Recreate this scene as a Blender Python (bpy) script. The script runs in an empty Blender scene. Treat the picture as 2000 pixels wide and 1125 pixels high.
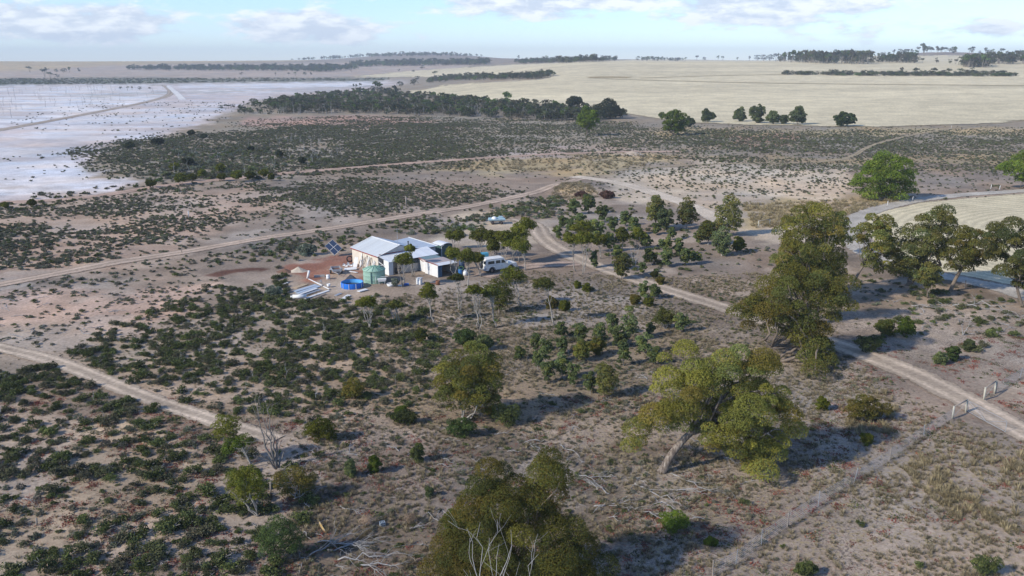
import bpy, math, random
import numpy as np
from mathutils import Vector, Matrix

# ------------------------------------------------------------------ camera, sky, sun, exposure
F = 1619.0; H = 30.0; PITCH = math.atan(437.5 / F)
CP, SP = math.cos(PITCH), math.sin(PITCH)
sc = bpy.context.scene
COL = sc.collection
cam = bpy.data.cameras.new('camera'); co = bpy.data.objects.new('camera', cam); COL.objects.link(co)
co.location = (0, 0, H); co.rotation_euler = (math.pi / 2 - PITCH, 0, 0)
cam.sensor_width = 36.0; cam.lens = 36.0 * F / 2000.0; cam.clip_end = 30000; cam.clip_start = 0.5
sc.camera = co
SUN_EL = math.radians(32.0); SUN_AZ = math.atan2(-0.87, -0.49)       # compass-like angle from +Y towards +X
sun_dir = Vector((math.sin(SUN_AZ) * math.cos(SUN_EL), math.cos(SUN_AZ) * math.cos(SUN_EL), math.sin(SUN_EL)))
sl = bpy.data.lights.new('sun', 'SUN'); sl.energy = 3.8; sl.angle = math.radians(2.0); sl.color = (1.0, 0.93, 0.82)
so = bpy.data.objects.new('sun', sl); COL.objects.link(so); so.rotation_euler = sun_dir.to_track_quat('Z', 'Y').to_euler()
so.location = (-60, -40, 80)
sc.view_settings.view_transform = 'Standard'; sc.view_settings.look = 'None'
sc.view_settings.exposure = 0.40; sc.view_settings.gamma = 1.0
sc.cycles.max_bounces = 5; sc.cycles.diffuse_bounces = 2; sc.cycles.transparent_max_bounces = 12

def build_world():
    w = bpy.data.worlds.new('World'); sc.world = w; w.use_nodes = True
    nt = w.node_tree; nt.nodes.clear(); N = nt.nodes.new; L = nt.links.new
    def val(x):
        return x
    def m(op, a, b=None, c=None, clamp=False):
        n = N('ShaderNodeMath'); n.operation = op; n.use_clamp = clamp
        for i, q in enumerate((a, b, c)):
            if q is None: continue
            if isinstance(q, (int, float)): n.inputs[i].default_value = q
            else: L(q, n.inputs[i])
        return n.outputs[0]
    sky = N('ShaderNodeTexSky'); sky.sky_type = 'NISHITA'; sky.sun_disc = False
    sky.sun_elevation = SUN_EL; sky.sun_rotation = SUN_AZ; sky.altitude = 300; sky.air_density = 0.9; sky.dust_density = 0.0; sky.ozone_density = 4.0
    tc = N('ShaderNodeTexCoord'); sx = N('ShaderNodeSeparateXYZ'); L(tc.outputs['Generated'], sx.inputs[0])
    az = m('ARCTAN2', sx.outputs[0], sx.outputs[1]); el = m('ARCSINE', sx.outputs[2])
    # noise in a stretched direction space: flat-bottomed cumulus near the horizon
    mp = N('ShaderNodeVectorMath'); mp.operation = 'MULTIPLY'; L(tc.outputs['Generated'], mp.inputs[0]); mp.inputs[1].default_value = (1, 1, 3.2)
    def noise(scale, detail, off, rough=0.55):
        ad = N('ShaderNodeVectorMath'); ad.operation = 'ADD'; L(mp.outputs[0], ad.inputs[0]); ad.inputs[1].default_value = off
        n = N('ShaderNodeTexNoise'); n.inputs['Scale'].default_value = scale; n.inputs['Detail'].default_value = detail; n.inputs['Roughness'].default_value = rough
        L(ad.outputs[0], n.inputs['Vector']); return n.outputs[0]
    n1 = noise(26, 9, (3.1, 0.7, 0.0), .6); n2 = noise(7, 4, (0.4, 5.1, 2.0)); n1b = noise(26, 7, (3.1, 0.7, 0.045), .6)
    blobs = None
    # cumulus seen low over the plain: pixel centre, half sizes
    for (px, py, hw, hh, a) in ((95, 48, 110, 22, 1.0), (240, 46, 80, 24, 1.0), (560, 48, 90, 24, 1.0), (655, 60, 70, 22, .9), (640, 40, 50, 18, .5), (860, 20, 50, 14, .6),
                                (1010, 8, 150, 26, 1.0), (1180, 2, 160, 16, .8), (1460, 8, 130, 30, 1.0), (1620, 2, 120, 18, .8), (1430, 45, 40, 14, .5), (1800, 48, 60, 14, .45), (1930, 55, 80, 14, .7),
                                (30, 82, 50, 8, .3), (1030, 68, 40, 12, .4), (1700, 55, 90, 10, .35), (350, 26, 26, 9, .5)):
        u = (px - 1000) / F; v = (562.5 - py) / F
        d = Vector((u, CP + v * SP, -SP + v * CP)).normalized()
        a0 = math.atan2(d.x, d.y); e0 = math.asin(d.z)
        q1 = m('MULTIPLY', m('SUBTRACT', az, a0), F / (hw * 1.15)); q2 = m('MULTIPLY', m('SUBTRACT', el, e0), F / (hh * 1.25))
        g = m('MULTIPLY', m('EXPONENT', m('MULTIPLY', m('ADD', m('MULTIPLY', q1, q1), m('MULTIPLY', q2, q2)), -0.9)), a)
        blobs = g if blobs is None else m('MAXIMUM', blobs, g)
    gen = m('MULTIPLY', m('SUBTRACT', n2, 0.50), 2.2)
    dens = m('ADD', m('ADD', m('MULTIPLY', blobs, 0.95), m('MULTIPLY', m('SUBTRACT', n1, 0.5), 1.6)), m('MULTIPLY', gen, 0.55))
    mr = N('ShaderNodeMapRange'); mr.interpolation_type = 'SMOOTHSTEP'; L(dens, mr.inputs[0]); mr.inputs[1].default_value = 0.16; mr.inputs[2].default_value = 0.60; mr.inputs[4].default_value = 0.92
    # light tops, lavender-grey bases
    sh = N('ShaderNodeMapRange'); L(m('SUBTRACT', n1, n1b), sh.inputs[0]); sh.inputs[1].default_value = -0.10; sh.inputs[2].default_value = 0.12
    cr = N('ShaderNodeMix'); cr.data_type = 'RGBA'; L(sh.outputs[0], cr.inputs['Factor']); cr.inputs['A'].default_value = (3.7, 4.15, 4.9, 1); cr.inputs['B'].default_value = (5.9, 6.1, 6.3, 1)
    tint = N('ShaderNodeMix'); tint.data_type = 'RGBA'; tint.blend_type = 'MULTIPLY'; tint.inputs['Factor'].default_value = 1.0
    L(sky.outputs[0], tint.inputs['A']); tint.inputs['B'].default_value = (0.94, 0.97, 1.08, 1)
    mx = N('ShaderNodeMix'); mx.data_type = 'RGBA'; L(mr.outputs[0], mx.inputs['Factor']); L(tint.outputs['Result'], mx.inputs['A']); L(cr.outputs['Result'], mx.inputs['B'])
    bg = N('ShaderNodeBackground'); bg.inputs[1].default_value = 0.15; L(mx.outputs['Result'], bg.inputs[0])
    out = N('ShaderNodeOutputWorld'); L(bg.outputs[0], out.inputs[0])
build_world()

# ------------------------------------------------------------------ helpers
rng = np.random.default_rng(7); random.seed(7)
R = math.radians

def tag(o, label=None, cat=None, group=None, kind=None):
    if label: o['label'] = label
    if cat: o['category'] = cat
    if group: o['group'] = group
    if kind: o['kind'] = kind
    return o

def sstep(a, b, x):
    if a > b: return 1 - sstep(b, a, x)
    t = np.clip((x - a) / (b - a), 0, 1); return t * t * (3 - 2 * t)

def _hash(ix, iy, s):
    h = (ix.astype(np.int64) * 374761393 + iy.astype(np.int64) * 668265263 + s * 974711) & 0xffffffff
    h = ((h ^ (h >> 13)) * 1274126177) & 0xffffffff
    return ((h ^ (h >> 16)) & 0xffff) / 65535.0

def vnoise(x, y, s=0):
    x = np.asarray(x, float); y = np.asarray(y, float)
    ix = np.floor(x); iy = np.floor(y); fx = x - ix; fy = y - iy
    fx = fx * fx * (3 - 2 * fx); fy = fy * fy * (3 - 2 * fy)
    a = _hash(ix, iy, s); b = _hash(ix + 1, iy, s); c = _hash(ix, iy + 1, s); d = _hash(ix + 1, iy + 1, s)
    return (a * (1 - fx) + b * fx) * (1 - fy) + (c * (1 - fx) + d * fx) * fy

def fbm(x, y, s=0, o=4):
    t = 0; a = 0.5; n = 0
    for i in range(o):
        t = t + a * vnoise(x * 2 ** i + 17.3 * i, y * 2 ** i - 9.1 * i, s + i); n += a; a *= 0.5
    return t / n

def sdist(px, py, poly):
    """signed distance (positive inside) from points to a polygon"""
    px = np.asarray(px, float); py = np.asarray(py, float)
    P = np.array(poly, float); d2 = np.full(px.shape, 1e18); ins = np.zeros(px.shape, bool)
    for i in range(len(P)):
        ax, ay = P[i - 1]; bx, by = P[i]
        ex, ey = bx - ax, by - ay
        wx, wy = px - ax, py - ay
        t = np.clip((wx * ex + wy * ey) / (ex * ex + ey * ey + 1e-9), 0, 1)
        d2 = np.minimum(d2, (wx - ex * t) ** 2 + (wy - ey * t) ** 2)
        cond = ((ay > py) != (by > py))
        with np.errstate(divide='ignore', invalid='ignore'):
            xi = ax + (py - ay) * ex / (ey if ey != 0 else 1e-9)
        ins ^= cond & (px < xi)
    d = np.sqrt(d2); return np.where(ins, d, -d)

def linedist(px, py, line):
    P = np.array(line, float); d2 = np.full(np.shape(px), 1e18)
    for i in range(1, len(P)):
        ax, ay = P[i - 1]; ex, ey = P[i] - P[i - 1]
        wx, wy = px - ax, py - ay
        t = np.clip((wx * ex + wy * ey) / (ex * ex + ey * ey + 1e-9), 0, 1)
        d2 = np.minimum(d2, (wx - ex * t) ** 2 + (wy - ey * t) ** 2)
    return np.sqrt(d2)

# ------------------------------------------------------------------ the lie of the land
def hgt(x, y):
    x = np.asarray(x, float); y = np.asarray(y, float)
    r = np.hypot(x, y); a = x / np.maximum(y, 1.0)
    w = sstep(-0.16, 0.10, a)
    right = 34 * sstep(400, 1500, r) + 3 * sstep(1600, 3000, r)
    left = 44 * sstep(1400, 3300, r)
    h = left * (1 - w) + right * w
    far = sstep(1500, 2600, r)
    h = h + far * (9 * (vnoise(x / 900 + 3, y / 1300, 5) - 0.5) * 2 + 3 * (vnoise(x / 300, y / 500, 6) - 0.5))
    h = h + 40 * np.exp(-((a + 0.10) / 0.09) ** 2) * sstep(2600, 4600, r)
    h = h + 30 * np.exp(-((a - 0.50) / 0.12) ** 2) * sstep(1700, 2700, r)
    h = h + 8 * np.exp(-((a - 0.16) / 0.10) ** 2) * sstep(2200, 3600, r)
    h = h - 60 * sstep(5200, 9000, r)
    # gentle relief close by, level round the house
    lev = 1 - np.exp(-(((x + 14) / 30) ** 2 + ((y - 122) / 26) ** 2) ** 2)
    near = (vnoise(x / 11, y / 11, 8) - 0.5) * 0.22 + (vnoise(x / 3.3, y / 3.3, 9) - 0.5) * 0.07
    h = h + near * lev * (1 - sstep(250, 420, r))
    # straw mound behind the plantation, red bank on the right
    h = h + 1.0 * np.exp(-(((x - 16) / 8) ** 2 + ((y - 205) / 9) ** 2))
    return h

def ray(px, py):
    u = (px - 1000) / F; v = (562.5 - py) / F
    return np.array([u, CP + v * SP, -SP + v * CP])

_RS = np.concatenate([np.linspace(15, 500, 650), np.geomspace(500, 5200, 500)[1:]])
def G(px, py, zo=0.0):
    """where the sight line through a photo pixel meets the land"""
    d = ray(px, py); t = _RS / d[1]
    x = d[0] * t; z = H + d[2] * t
    e = z - (hgt(x, _RS) + zo); i = np.argmax(e < 0) if (e < 0).any() else int(np.argmin(e))
    if i > 0 and e[i] < 0:
        f = e[i - 1] / (e[i - 1] - e[i]); yy = _RS[i - 1] + f * (_RS[i] - _RS[i - 1])
    else: yy = _RS[i]
    xx = d[0] * yy / d[1]
    return Vector((xx, yy, float(hgt(xx, yy)) + zo))

def proj(x, y, z):
    z = z - H; d = y * CP - z * SP; up = y * SP + z * CP
    d = np.maximum(d, 0.1)
    return 1000 + F * x / d, 562.5 - F * up / d

def at(px, py, y):
    d = ray(px, py); t = y / d[1]; return np.array([d[0] * t, y, H + d[2] * t])

def pxm(p):
    return F / (p[1] * CP - (p[2] - H) * SP)

# ------------------------------------------------------------------ mesh building
class Acc:
    def __init__(s): s.V = []; s.Q = []; s.T = []; s.qm = []; s.tm = []; s.C = []; s.n = 0
    def add(s, V, F_, mat=0, col=None):
        V = np.asarray(V, float).reshape(-1, 3); k = len(V)
        s.V.append(V)
        c = np.ones((k, 3)) if col is None else np.broadcast_to(np.asarray(col, float), (k, 3))
        s.C.append(c)
        qs = [f for f in F_ if len(f) == 4] if not isinstance(F_, np.ndarray) else (F_ if F_.shape[1] == 4 else [])
        ts = [f for f in F_ if len(f) == 3] if not isinstance(F_, np.ndarray) else (F_ if F_.shape[1] == 3 else [])
        for f in ([] if isinstance(F_, np.ndarray) else F_):
            if len(f) > 4:
                for i in range(1, len(f) - 1): ts.append((f[0], f[i], f[i + 1]))
        if len(qs): s.Q.append(np.asarray(qs, np.int64) + s.n); s.qm.append(np.full(len(qs), mat))
        if len(ts): s.T.append(np.asarray(ts, np.int64) + s.n); s.tm.append(np.full(len(ts), mat))
        s.n += k; return s
    def box(s, x0, x1, y0, y1, z0, z1, mat=0, col=None):
        V = [(x, y, z) for z in (z0, z1) for y in (y0, y1) for x in (x0, x1)]
        return s.add(V, [(0, 2, 3, 1), (4, 5, 7, 6), (0, 1, 5, 4), (1, 3, 7, 5), (3, 2, 6, 7), (2, 0, 4, 6)], mat, col)
    def hexa(s, bot, top, mat=0, col=None):
        V = list(bot) + list(top)
        return s.add(V, [(3, 2, 1, 0), (4, 5, 6, 7), (0, 1, 5, 4), (1, 2, 6, 5), (2, 3, 7, 6), (3, 0, 4, 7)], mat, col)
    def slab(s, quad, th, mat=0, col=None):
        q = [Vector(p) for p in quad]; n = (q[1] - q[0]).cross(q[2] - q[0]).normalized() * th
        return s.hexa([p - n for p in q], q, mat, col)
    def tube(s, pts, rad, sides=6, mat=0, col=None, cap=True):
        pts = np.asarray(pts, float); n = len(pts); rad = np.broadcast_to(np.asarray(rad, float), (n,))
        tg = np.gradient(pts, axis=0); tg /= np.linalg.norm(tg, axis=1)[:, None] + 1e-9
        up = np.array([0.0, 0, 1]) if abs(tg[0][2]) < 0.9 else np.array([1.0, 0, 0])
        a = np.cross(tg, up); a /= np.linalg.norm(a, axis=1)[:, None] + 1e-9; b = np.cross(tg, a)
        th = np.linspace(0, 2 * np.pi, sides, endpoint=False)
        V = (pts[:, None, :] + rad[:, None, None] * (np.cos(th)[None, :, None] * a[:, None, :] + np.sin(th)[None, :, None] * b[:, None, :])).reshape(-1, 3)
        fs = []
        for i in range(n - 1):
            for j in range(sides):
                k = (j + 1) % sides; fs.append((i * sides + j, i * sides + k, (i + 1) * sides + k, (i + 1) * sides + j))
        if cap: fs.append(tuple(range(sides - 1, -1, -1))); fs.append(tuple((n - 1) * sides + j for j in range(sides)))
        return s.add(V, fs, mat, col)
    def lathe(s, prof, sides=24, mat=0, col=None, c=(0, 0, 0)):
        th = np.linspace(0, 2 * np.pi, sides, endpoint=False); V = []; fs = []
        for r, z in prof:
            for t in th: V.append((c[0] + r * math.cos(t), c[1] + r * math.sin(t), c[2] + z))
        for i in range(len(prof) - 1):
            for j in range(sides):
                k = (j + 1) % sides; fs.append((i * sides + j, i * sides + k, (i + 1) * sides + k, (i + 1) * sides + j))
        return s.add(V, fs, mat, col)
    def build(s, name, mats, parent=None, smooth=False, coll=None, loc=None):
        me = mesh_of(s, name, mats, smooth)
        o = bpy.data.objects.new(name, me); (coll or COL).objects.link(o)
        if parent: o.parent = parent
        if loc is not None: o.location = loc
        return o

def mesh_of(s, name, mats, smooth=False):
    me = bpy.data.meshes.new(name)
    V = np.concatenate(s.V) if s.V else np.zeros((0, 3)); C = np.concatenate(s.C) if s.C else np.zeros((0, 3))
    Q = np.concatenate(s.Q) if s.Q else np.zeros((0, 4), int); T = np.concatenate(s.T) if s.T else np.zeros((0, 3), int)
    me.vertices.add(len(V)); me.vertices.foreach_set('co', V.astype(np.float32).ravel())
    lv = np.concatenate([Q.ravel(), T.ravel()]).astype(np.int32)
    me.loops.add(len(lv)); me.loops.foreach_set('vertex_index', lv)
    nf = len(Q) + len(T); me.polygons.add(nf)
    ls = np.concatenate([np.arange(len(Q)) * 4, len(Q) * 4 + np.arange(len(T)) * 3]).astype(np.int32)
    me.polygons.foreach_set('loop_start', ls)
    mi = np.concatenate(s.qm + s.tm).astype(np.int32) if (s.qm or s.tm) else np.zeros(0, np.int32)
    if isinstance(mats, (list, tuple)):
        for m_ in mats: me.materials.append(m_)
        me.polygons.foreach_set('material_index', mi)
    else: me.materials.append(mats)
    me.polygons.foreach_set('use_smooth', np.full(nf, bool(smooth)))
    at_ = me.color_attributes.new('col', 'FLOAT_COLOR', 'POINT')
    at_.data.foreach_set('color', np.concatenate([C, np.ones((len(C), 1))], 1).astype(np.float32).ravel())
    me.update(calc_edges=True); return me

def empty(name, loc=(0, 0, 0), rz=0.0):
    o = bpy.data.objects.new(name, None); COL.objects.link(o); o.location = loc; o.rotation_euler = (0, 0, rz); o.empty_display_size = 0.3; return o

def leaves(c, nrm, size, rg, asp=0.45, out=0.55):
    """leaf-spray quads: centres c, outward normals nrm"""
    n = len(c); size = np.broadcast_to(size, (n,)) * rg.uniform(0.6, 1.35, n)
    v = rg.normal(size=(n, 3)); v /= np.linalg.norm(v, axis=1)[:, None]
    nn = nrm * out + v * (1 - out); nn /= np.linalg.norm(nn, axis=1)[:, None] + 1e-9
    t = rg.normal(size=(n, 3)); a = np.cross(nn, t); a /= np.linalg.norm(a, axis=1)[:, None] + 1e-9; b = np.cross(nn, a)
    A = a * (size * 0.5)[:, None]; B = b * (size * asp * 0.5)[:, None]; bend = nn * (size * 0.12)[:, None]
    V = np.stack([c - A - bend, c - B + bend * .4, c + A - bend, c + B + bend * .4], 1).reshape(-1, 3)
    Q = np.arange(4 * n).reshape(n, 4); return V, Q

def shell(n, rg, rmin=0.7, low=-0.5):
    v = rg.normal(size=(int(n * 2.2) + 8, 3)); v /= np.linalg.norm(v, axis=1)[:, None]
    v = v[v[:, 2] > low][:n]; r = rg.uniform(rmin ** 2, 1.0, len(v)) ** 0.5
    return v * r[:, None], v

# ------------------------------------------------------------------ materials
MATS = {}
def newmat(name):
    m = bpy.data.materials.new(name); m.use_nodes = True; nt = m.node_tree
    b = nt.nodes['Principled BSDF']; return m, nt, b

def simple(name, col, rough=0.7, metal=0.0, spec=0.3, noise=0.0, nscale=3.0, bump=0.0, bscale=20.0, dirt=None):
    if name in MATS: return MATS[name]
    m, nt, b = newmat(name); b.inputs['Roughness'].default_value = rough; b.inputs['Metallic'].default_value = metal; b.inputs['Specular IOR Level'].default_value = spec
    N = nt.nodes.new; L = nt.links.new
    tc = N('ShaderNodeTexCoord')
    n = N('ShaderNodeTexNoise'); n.inputs['Scale'].default_value = nscale; n.inputs['Detail'].default_value = 6; L(tc.outputs['Object'], n.inputs['Vector'])
    mx = N('ShaderNodeMix'); mx.data_type = 'RGBA'; mx.inputs['A'].default_value = (*col, 1)
    d = dirt or tuple(c * (1 - 0.55) for c in col); mx.inputs['B'].default_value = (*d, 1)
    mr = N('ShaderNodeMapRange'); mr.inputs[1].default_value = 0.42; mr.inputs[2].default_value = 0.75; mr.inputs[4].default_value = noise
    L(n.outputs[0], mr.inputs[0]); L(mr.outputs[0], mx.inputs['Factor'])
    at_ = N('ShaderNodeAttribute'); at_.attribute_name = 'col'
    mu = N('ShaderNodeMix'); mu.data_type = 'RGBA'; mu.blend_type = 'MULTIPLY'; mu.inputs['Factor'].default_value = 1
    L(mx.outputs['Result'], mu.inputs['A']); L(at_.outputs['Color'], mu.inputs['B']); L(mu.outputs['Result'], b.inputs['Base Color'])
    if bump:
        n2 = N('ShaderNodeTexNoise'); n2.inputs['Scale'].default_value = bscale; n2.inputs['Detail'].default_value = 5; L(tc.outputs['Object'], n2.inputs['Vector'])
        bp = N('ShaderNodeBump'); bp.inputs['Strength'].default_value = bump; bp.inputs['Distance'].default_value = 0.05; L(n2.outputs[0], bp.inputs['Height']); L(bp.outputs[0], b.inputs['Normal'])
    MATS[name] = m; return m

def corrugated(name, col, dirt, axis=0, amount=0.5, rough=0.5, metal=0.0, pitch=0.2):
    """painted or zinc corrugated sheet: ribs as relief, streaky wear"""
    if name in MATS: return MATS[name]
    m, nt, b = newmat(name); N = nt.nodes.new; L = nt.links.new
    b.inputs['Roughness'].default_value = rough; b.inputs['Metallic'].default_value = metal
    tc = N('ShaderNodeTexCoord'); mp = N('ShaderNodeMapping'); L(tc.outputs['Object'], mp.inputs[0])
    mp.inputs['Scale'].default_value = [(1.3, 0.25, 0.25), (0.25, 1.3, 0.25)][axis]
    n = N('ShaderNodeTexNoise'); n.inputs['Scale'].default_value = 1.0; n.inputs['Detail'].default_value = 7; n.inputs['Roughness'].default_value = .65; L(mp.outputs[0], n.inputs['Vector'])
    mr = N('ShaderNodeMapRange'); mr.inputs[1].default_value = 0.4; mr.inputs[2].default_value = 0.8; mr.inputs[4].default_value = amount * .6; L(n.outputs[0], mr.inputs[0])
    mx = N('ShaderNodeMix'); mx.data_type = 'RGBA'; mx.inputs['A'].default_value = (*col, 1); mx.inputs['B'].default_value = (*dirt, 1); L(mr.outputs[0], mx.inputs['Factor'])
    at_ = N('ShaderNodeAttribute'); at_.attribute_name = 'col'
    mu = N('ShaderNodeMix'); mu.data_type = 'RGBA'; mu.blend_type = 'MULTIPLY'; mu.inputs['Factor'].default_value = 1
    L(mx.outputs['Result'], mu.inputs['A']); L(at_.outputs['Color'], mu.inputs['B']); L(mu.outputs['Result'], b.inputs['Base Color'])
    MATS[name] = m; return m

def leafmat(name, trans=0.25, vary=0.35, grey=0.0):
    if name in MATS: return MATS[name]
    m, nt, b = newmat(name); N = nt.nodes.new; L = nt.links.new
    b.inputs['Roughness'].default_value = 0.75; b.inputs['Specular IOR Level'].default_value = 0.12
    a = N('ShaderNodeAttribute'); a.attribute_name = 'col'; oi = N('ShaderNodeObjectInfo')
    mr = N('ShaderNodeMapRange'); mr.inputs[3].default_value = 1 - vary; mr.inputs[4].default_value = 1 + vary; L(oi.outputs['Random'], mr.inputs[0])
    mu = N('ShaderNodeVectorMath'); mu.operation = 'SCALE'; L(a.outputs['Color'], mu.inputs[0]); L(mr.outputs[0], mu.inputs['Scale'])
    col = mu.outputs[0]
    if grey:
        fr = N('ShaderNodeMath'); fr.operation = 'MULTIPLY'; L(oi.outputs['Random'], fr.inputs[0]); fr.inputs[1].default_value = 7.31; f2 = N('ShaderNodeMath'); f2.operation = 'FRACT'; L(fr.outputs[0], f2.inputs[0])
        g2 = N('ShaderNodeMapRange'); L(f2.outputs[0], g2.inputs[0]); g2.inputs[1].default_value = .45; g2.inputs[2].default_value = 1.0; g2.inputs[4].default_value = grey
        gm = N('ShaderNodeMix'); gm.data_type = 'RGBA'; L(g2.outputs[0], gm.inputs['Factor']); L(col, gm.inputs['A']); gm.inputs['B'].default_value = (.135, .115, .085, 1); col = gm.outputs['Result']
    L(col, b.inputs['Base Color'])
    tr = N('ShaderNodeBsdfTranslucent'); L(col, tr.inputs[0])
    ms = N('ShaderNodeMixShader'); ms.inputs[0].default_value = trans; L(b.outputs[0], ms.inputs[1]); L(tr.outputs[0], ms.inputs[2])
    L(ms.outputs[0], nt.nodes['Material Output'].inputs['Surface']); MATS[name] = m; return m

LEAF = leafmat('foliage'); LEAFV = leafmat('foliage_scatter', 0.2, 0.35, 0.75)
BARK = simple('bark', (0.20, 0.16, 0.125), 0.9, noise=0.7, nscale=6, bump=0.6, bscale=14)
BARKP = simple('bark_pale', (0.36, 0.33, 0.29), 0.9, noise=0.75, nscale=5, bump=0.6, bscale=12)
def splitbark():
    m, nt, b = newmat('split_bark'); N = nt.nodes.new; L = nt.links.new; b.inputs['Roughness'].default_value = .95
    tc = N('ShaderNodeTexCoord'); mp = N('ShaderNodeMapping'); L(tc.outputs['Object'], mp.inputs[0]); mp.inputs['Rotation'].default_value = (0, R(-48), 0); mp.inputs['Scale'].default_value = (5.0, 4.0, .7)
    n = N('ShaderNodeTexNoise'); n.inputs['Scale'].default_value = 1.6; n.inputs['Detail'].default_value = 8; n.inputs['Roughness'].default_value = .7; L(mp.outputs[0], n.inputs['Vector'])
    cr = N('ShaderNodeValToRGB'); L(n.outputs[0], cr.inputs[0]); e = cr.color_ramp.elements; e[0].position = .38; e[0].color = (.045, .035, .03, 1); e[1].position = .62; e[1].color = (.36, .32, .27, 1); q = e.new(.5); q.color = (.19, .15, .12, 1)
    L(cr.outputs[0], b.inputs['Base Color']); bp = N('ShaderNodeBump'); bp.inputs['Strength'].default_value = .9; bp.inputs['Distance'].default_value = .08; L(n.outputs[0], bp.inputs['Height']); L(bp.outputs[0], b.inputs['Normal']); return m
SPLIT = splitbark()
DEAD = simple('dead_wood', (0.36, 0.345, 0.33), 0.9, noise=0.6, nscale=5, bump=0.4, bscale=15)
STRAW = leafmat('dry_grass', 0.2, 0.3)

def groundmat(name, alpha=False, rows=False, track=False, scale=1.0):
    m, nt, b = newmat(name); N = nt.nodes.new; L = nt.links.new
    b.inputs['Roughness'].default_value = 0.95; b.inputs['Specular IOR Level'].default_value = 0.1
    a = N('ShaderNodeAttribute'); a.attribute_name = 'col'
    ge = N('ShaderNodeNewGeometry')
    def noise(s, d, rough=0.6):
        n = N('ShaderNodeTexNoise'); n.inputs['Scale'].default_value = s; n.inputs['Detail'].default_value = d; n.inputs['Roughness'].default_value = rough; L(ge.outputs['Position'], n.inputs['Vector']); return n.outputs[0]
    def m_(op, x, y, z=None):
        n = N('ShaderNodeMath'); n.operation = op
        for i, q in enumerate((x, y, z)):
            if q is None: continue
            if isinstance(q, (int, float)): n.inputs[i].default_value = q
            else: L(q, n.inputs[i])
        return n.outputs[0]
    nf = noise(2.6 * scale, 7, 0.7); nc = noise(0.22 * scale, 5)
    k = m_('ADD', m_('ADD', m_('MULTIPLY', m_('SUBTRACT', nf, 0.5), 1.7), m_('MULTIPLY', m_('SUBTRACT', nc, 0.5), 0.8)), 1.0)
    if rows:
        r_ = N('ShaderNodeAttribute'); r_.attribute_name = 'row'
        rr = m_('ADD', r_.outputs['Fac'], m_('MULTIPLY', nc, 0.9))
        w = m_('SINE', m_('MULTIPLY', rr, rows), 0)
        k = m_('ADD', k, m_('MULTIPLY', m_('MULTIPLY', w, 0.12 if rows > 2 else 0.2), m_('MULTIPLY', nf, 1.8)))
    sc_ = N('ShaderNodeVectorMath'); sc_.operation = 'SCALE'; L(a.outputs['Color'], sc_.inputs[0]); L(k, sc_.inputs['Scale'])
    base = sc_.outputs[0]
    if not (alpha or rows or track):
        # litter: darker twig and leaf specks, straw flecks and red-leaved creeping plants, each with its own patches
        for (s1, s2, lo, hi, col, key) in ((5.5, 0.35, 0.56, 0.64, (0.13, 0.105, 0.085), 'litter'), (3.6, 0.5, 0.57, 0.66, (0.33, 0.26, 0.145), 'straw'), (4.2, 0.28, 0.60, 0.66, (0.25, 0.085, 0.06), 'redmat')):
            at_ = N('ShaderNodeAttribute'); at_.attribute_name = key
            q = m_('ADD', m_('MULTIPLY', noise(s1, 6, 0.7), 0.75), m_('MULTIPLY', noise(s2, 3), 0.25))
            mr = N('ShaderNodeMapRange'); mr.interpolation_type = 'SMOOTHSTEP'; L(m_('ADD', q, m_('MULTIPLY', m_('SUBTRACT', at_.outputs['Fac'], 0.5), 0.22)), mr.inputs[0]); mr.inputs[1].default_value = lo; mr.inputs[2].default_value = hi
            f = m_('MULTIPLY', mr.outputs[0], m_('MINIMUM', m_('MULTIPLY', at_.outputs['Fac'], 3.0), 0.85))
            mx = N('ShaderNodeMix'); mx.data_type = 'RGBA'; L(f, mx.inputs['Factor']); L(base, mx.inputs['A']); mx.inputs['B'].default_value = (*col, 1); base = mx.outputs['Result']
    L(base, b.inputs['Base Color'])
    bp = N('ShaderNodeBump'); bp.inputs['Strength'].default_value = 0.55; bp.inputs['Distance'].default_value = 0.12; L(nf, bp.inputs['Height']); L(bp.outputs[0], b.inputs['Normal'])
    if alpha or track:
        e = N('ShaderNodeAttribute'); e.attribute_name = 'edge'
        q = m_('ADD', e.outputs['Fac'], m_('MULTIPLY', m_('SUBTRACT', noise(0.7 * scale, 6, 0.72), 0.5), 3.0 if track else 2.2))
        mr = N('ShaderNodeMapRange'); mr.interpolation_type = 'SMOOTHSTEP'; L(q, mr.inputs[0]); mr.inputs[1].default_value = -0.1; mr.inputs[2].default_value = 0.45
        tp = N('ShaderNodeBsdfTransparent'); ms = N('ShaderNodeMixShader'); L(mr.outputs[0], ms.inputs[0]); L(tp.outputs[0], ms.inputs[1]); L(b.outputs[0], ms.inputs[2])
        L(ms.outputs[0], nt.nodes['Material Output'].inputs['Surface'])
    return m

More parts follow.
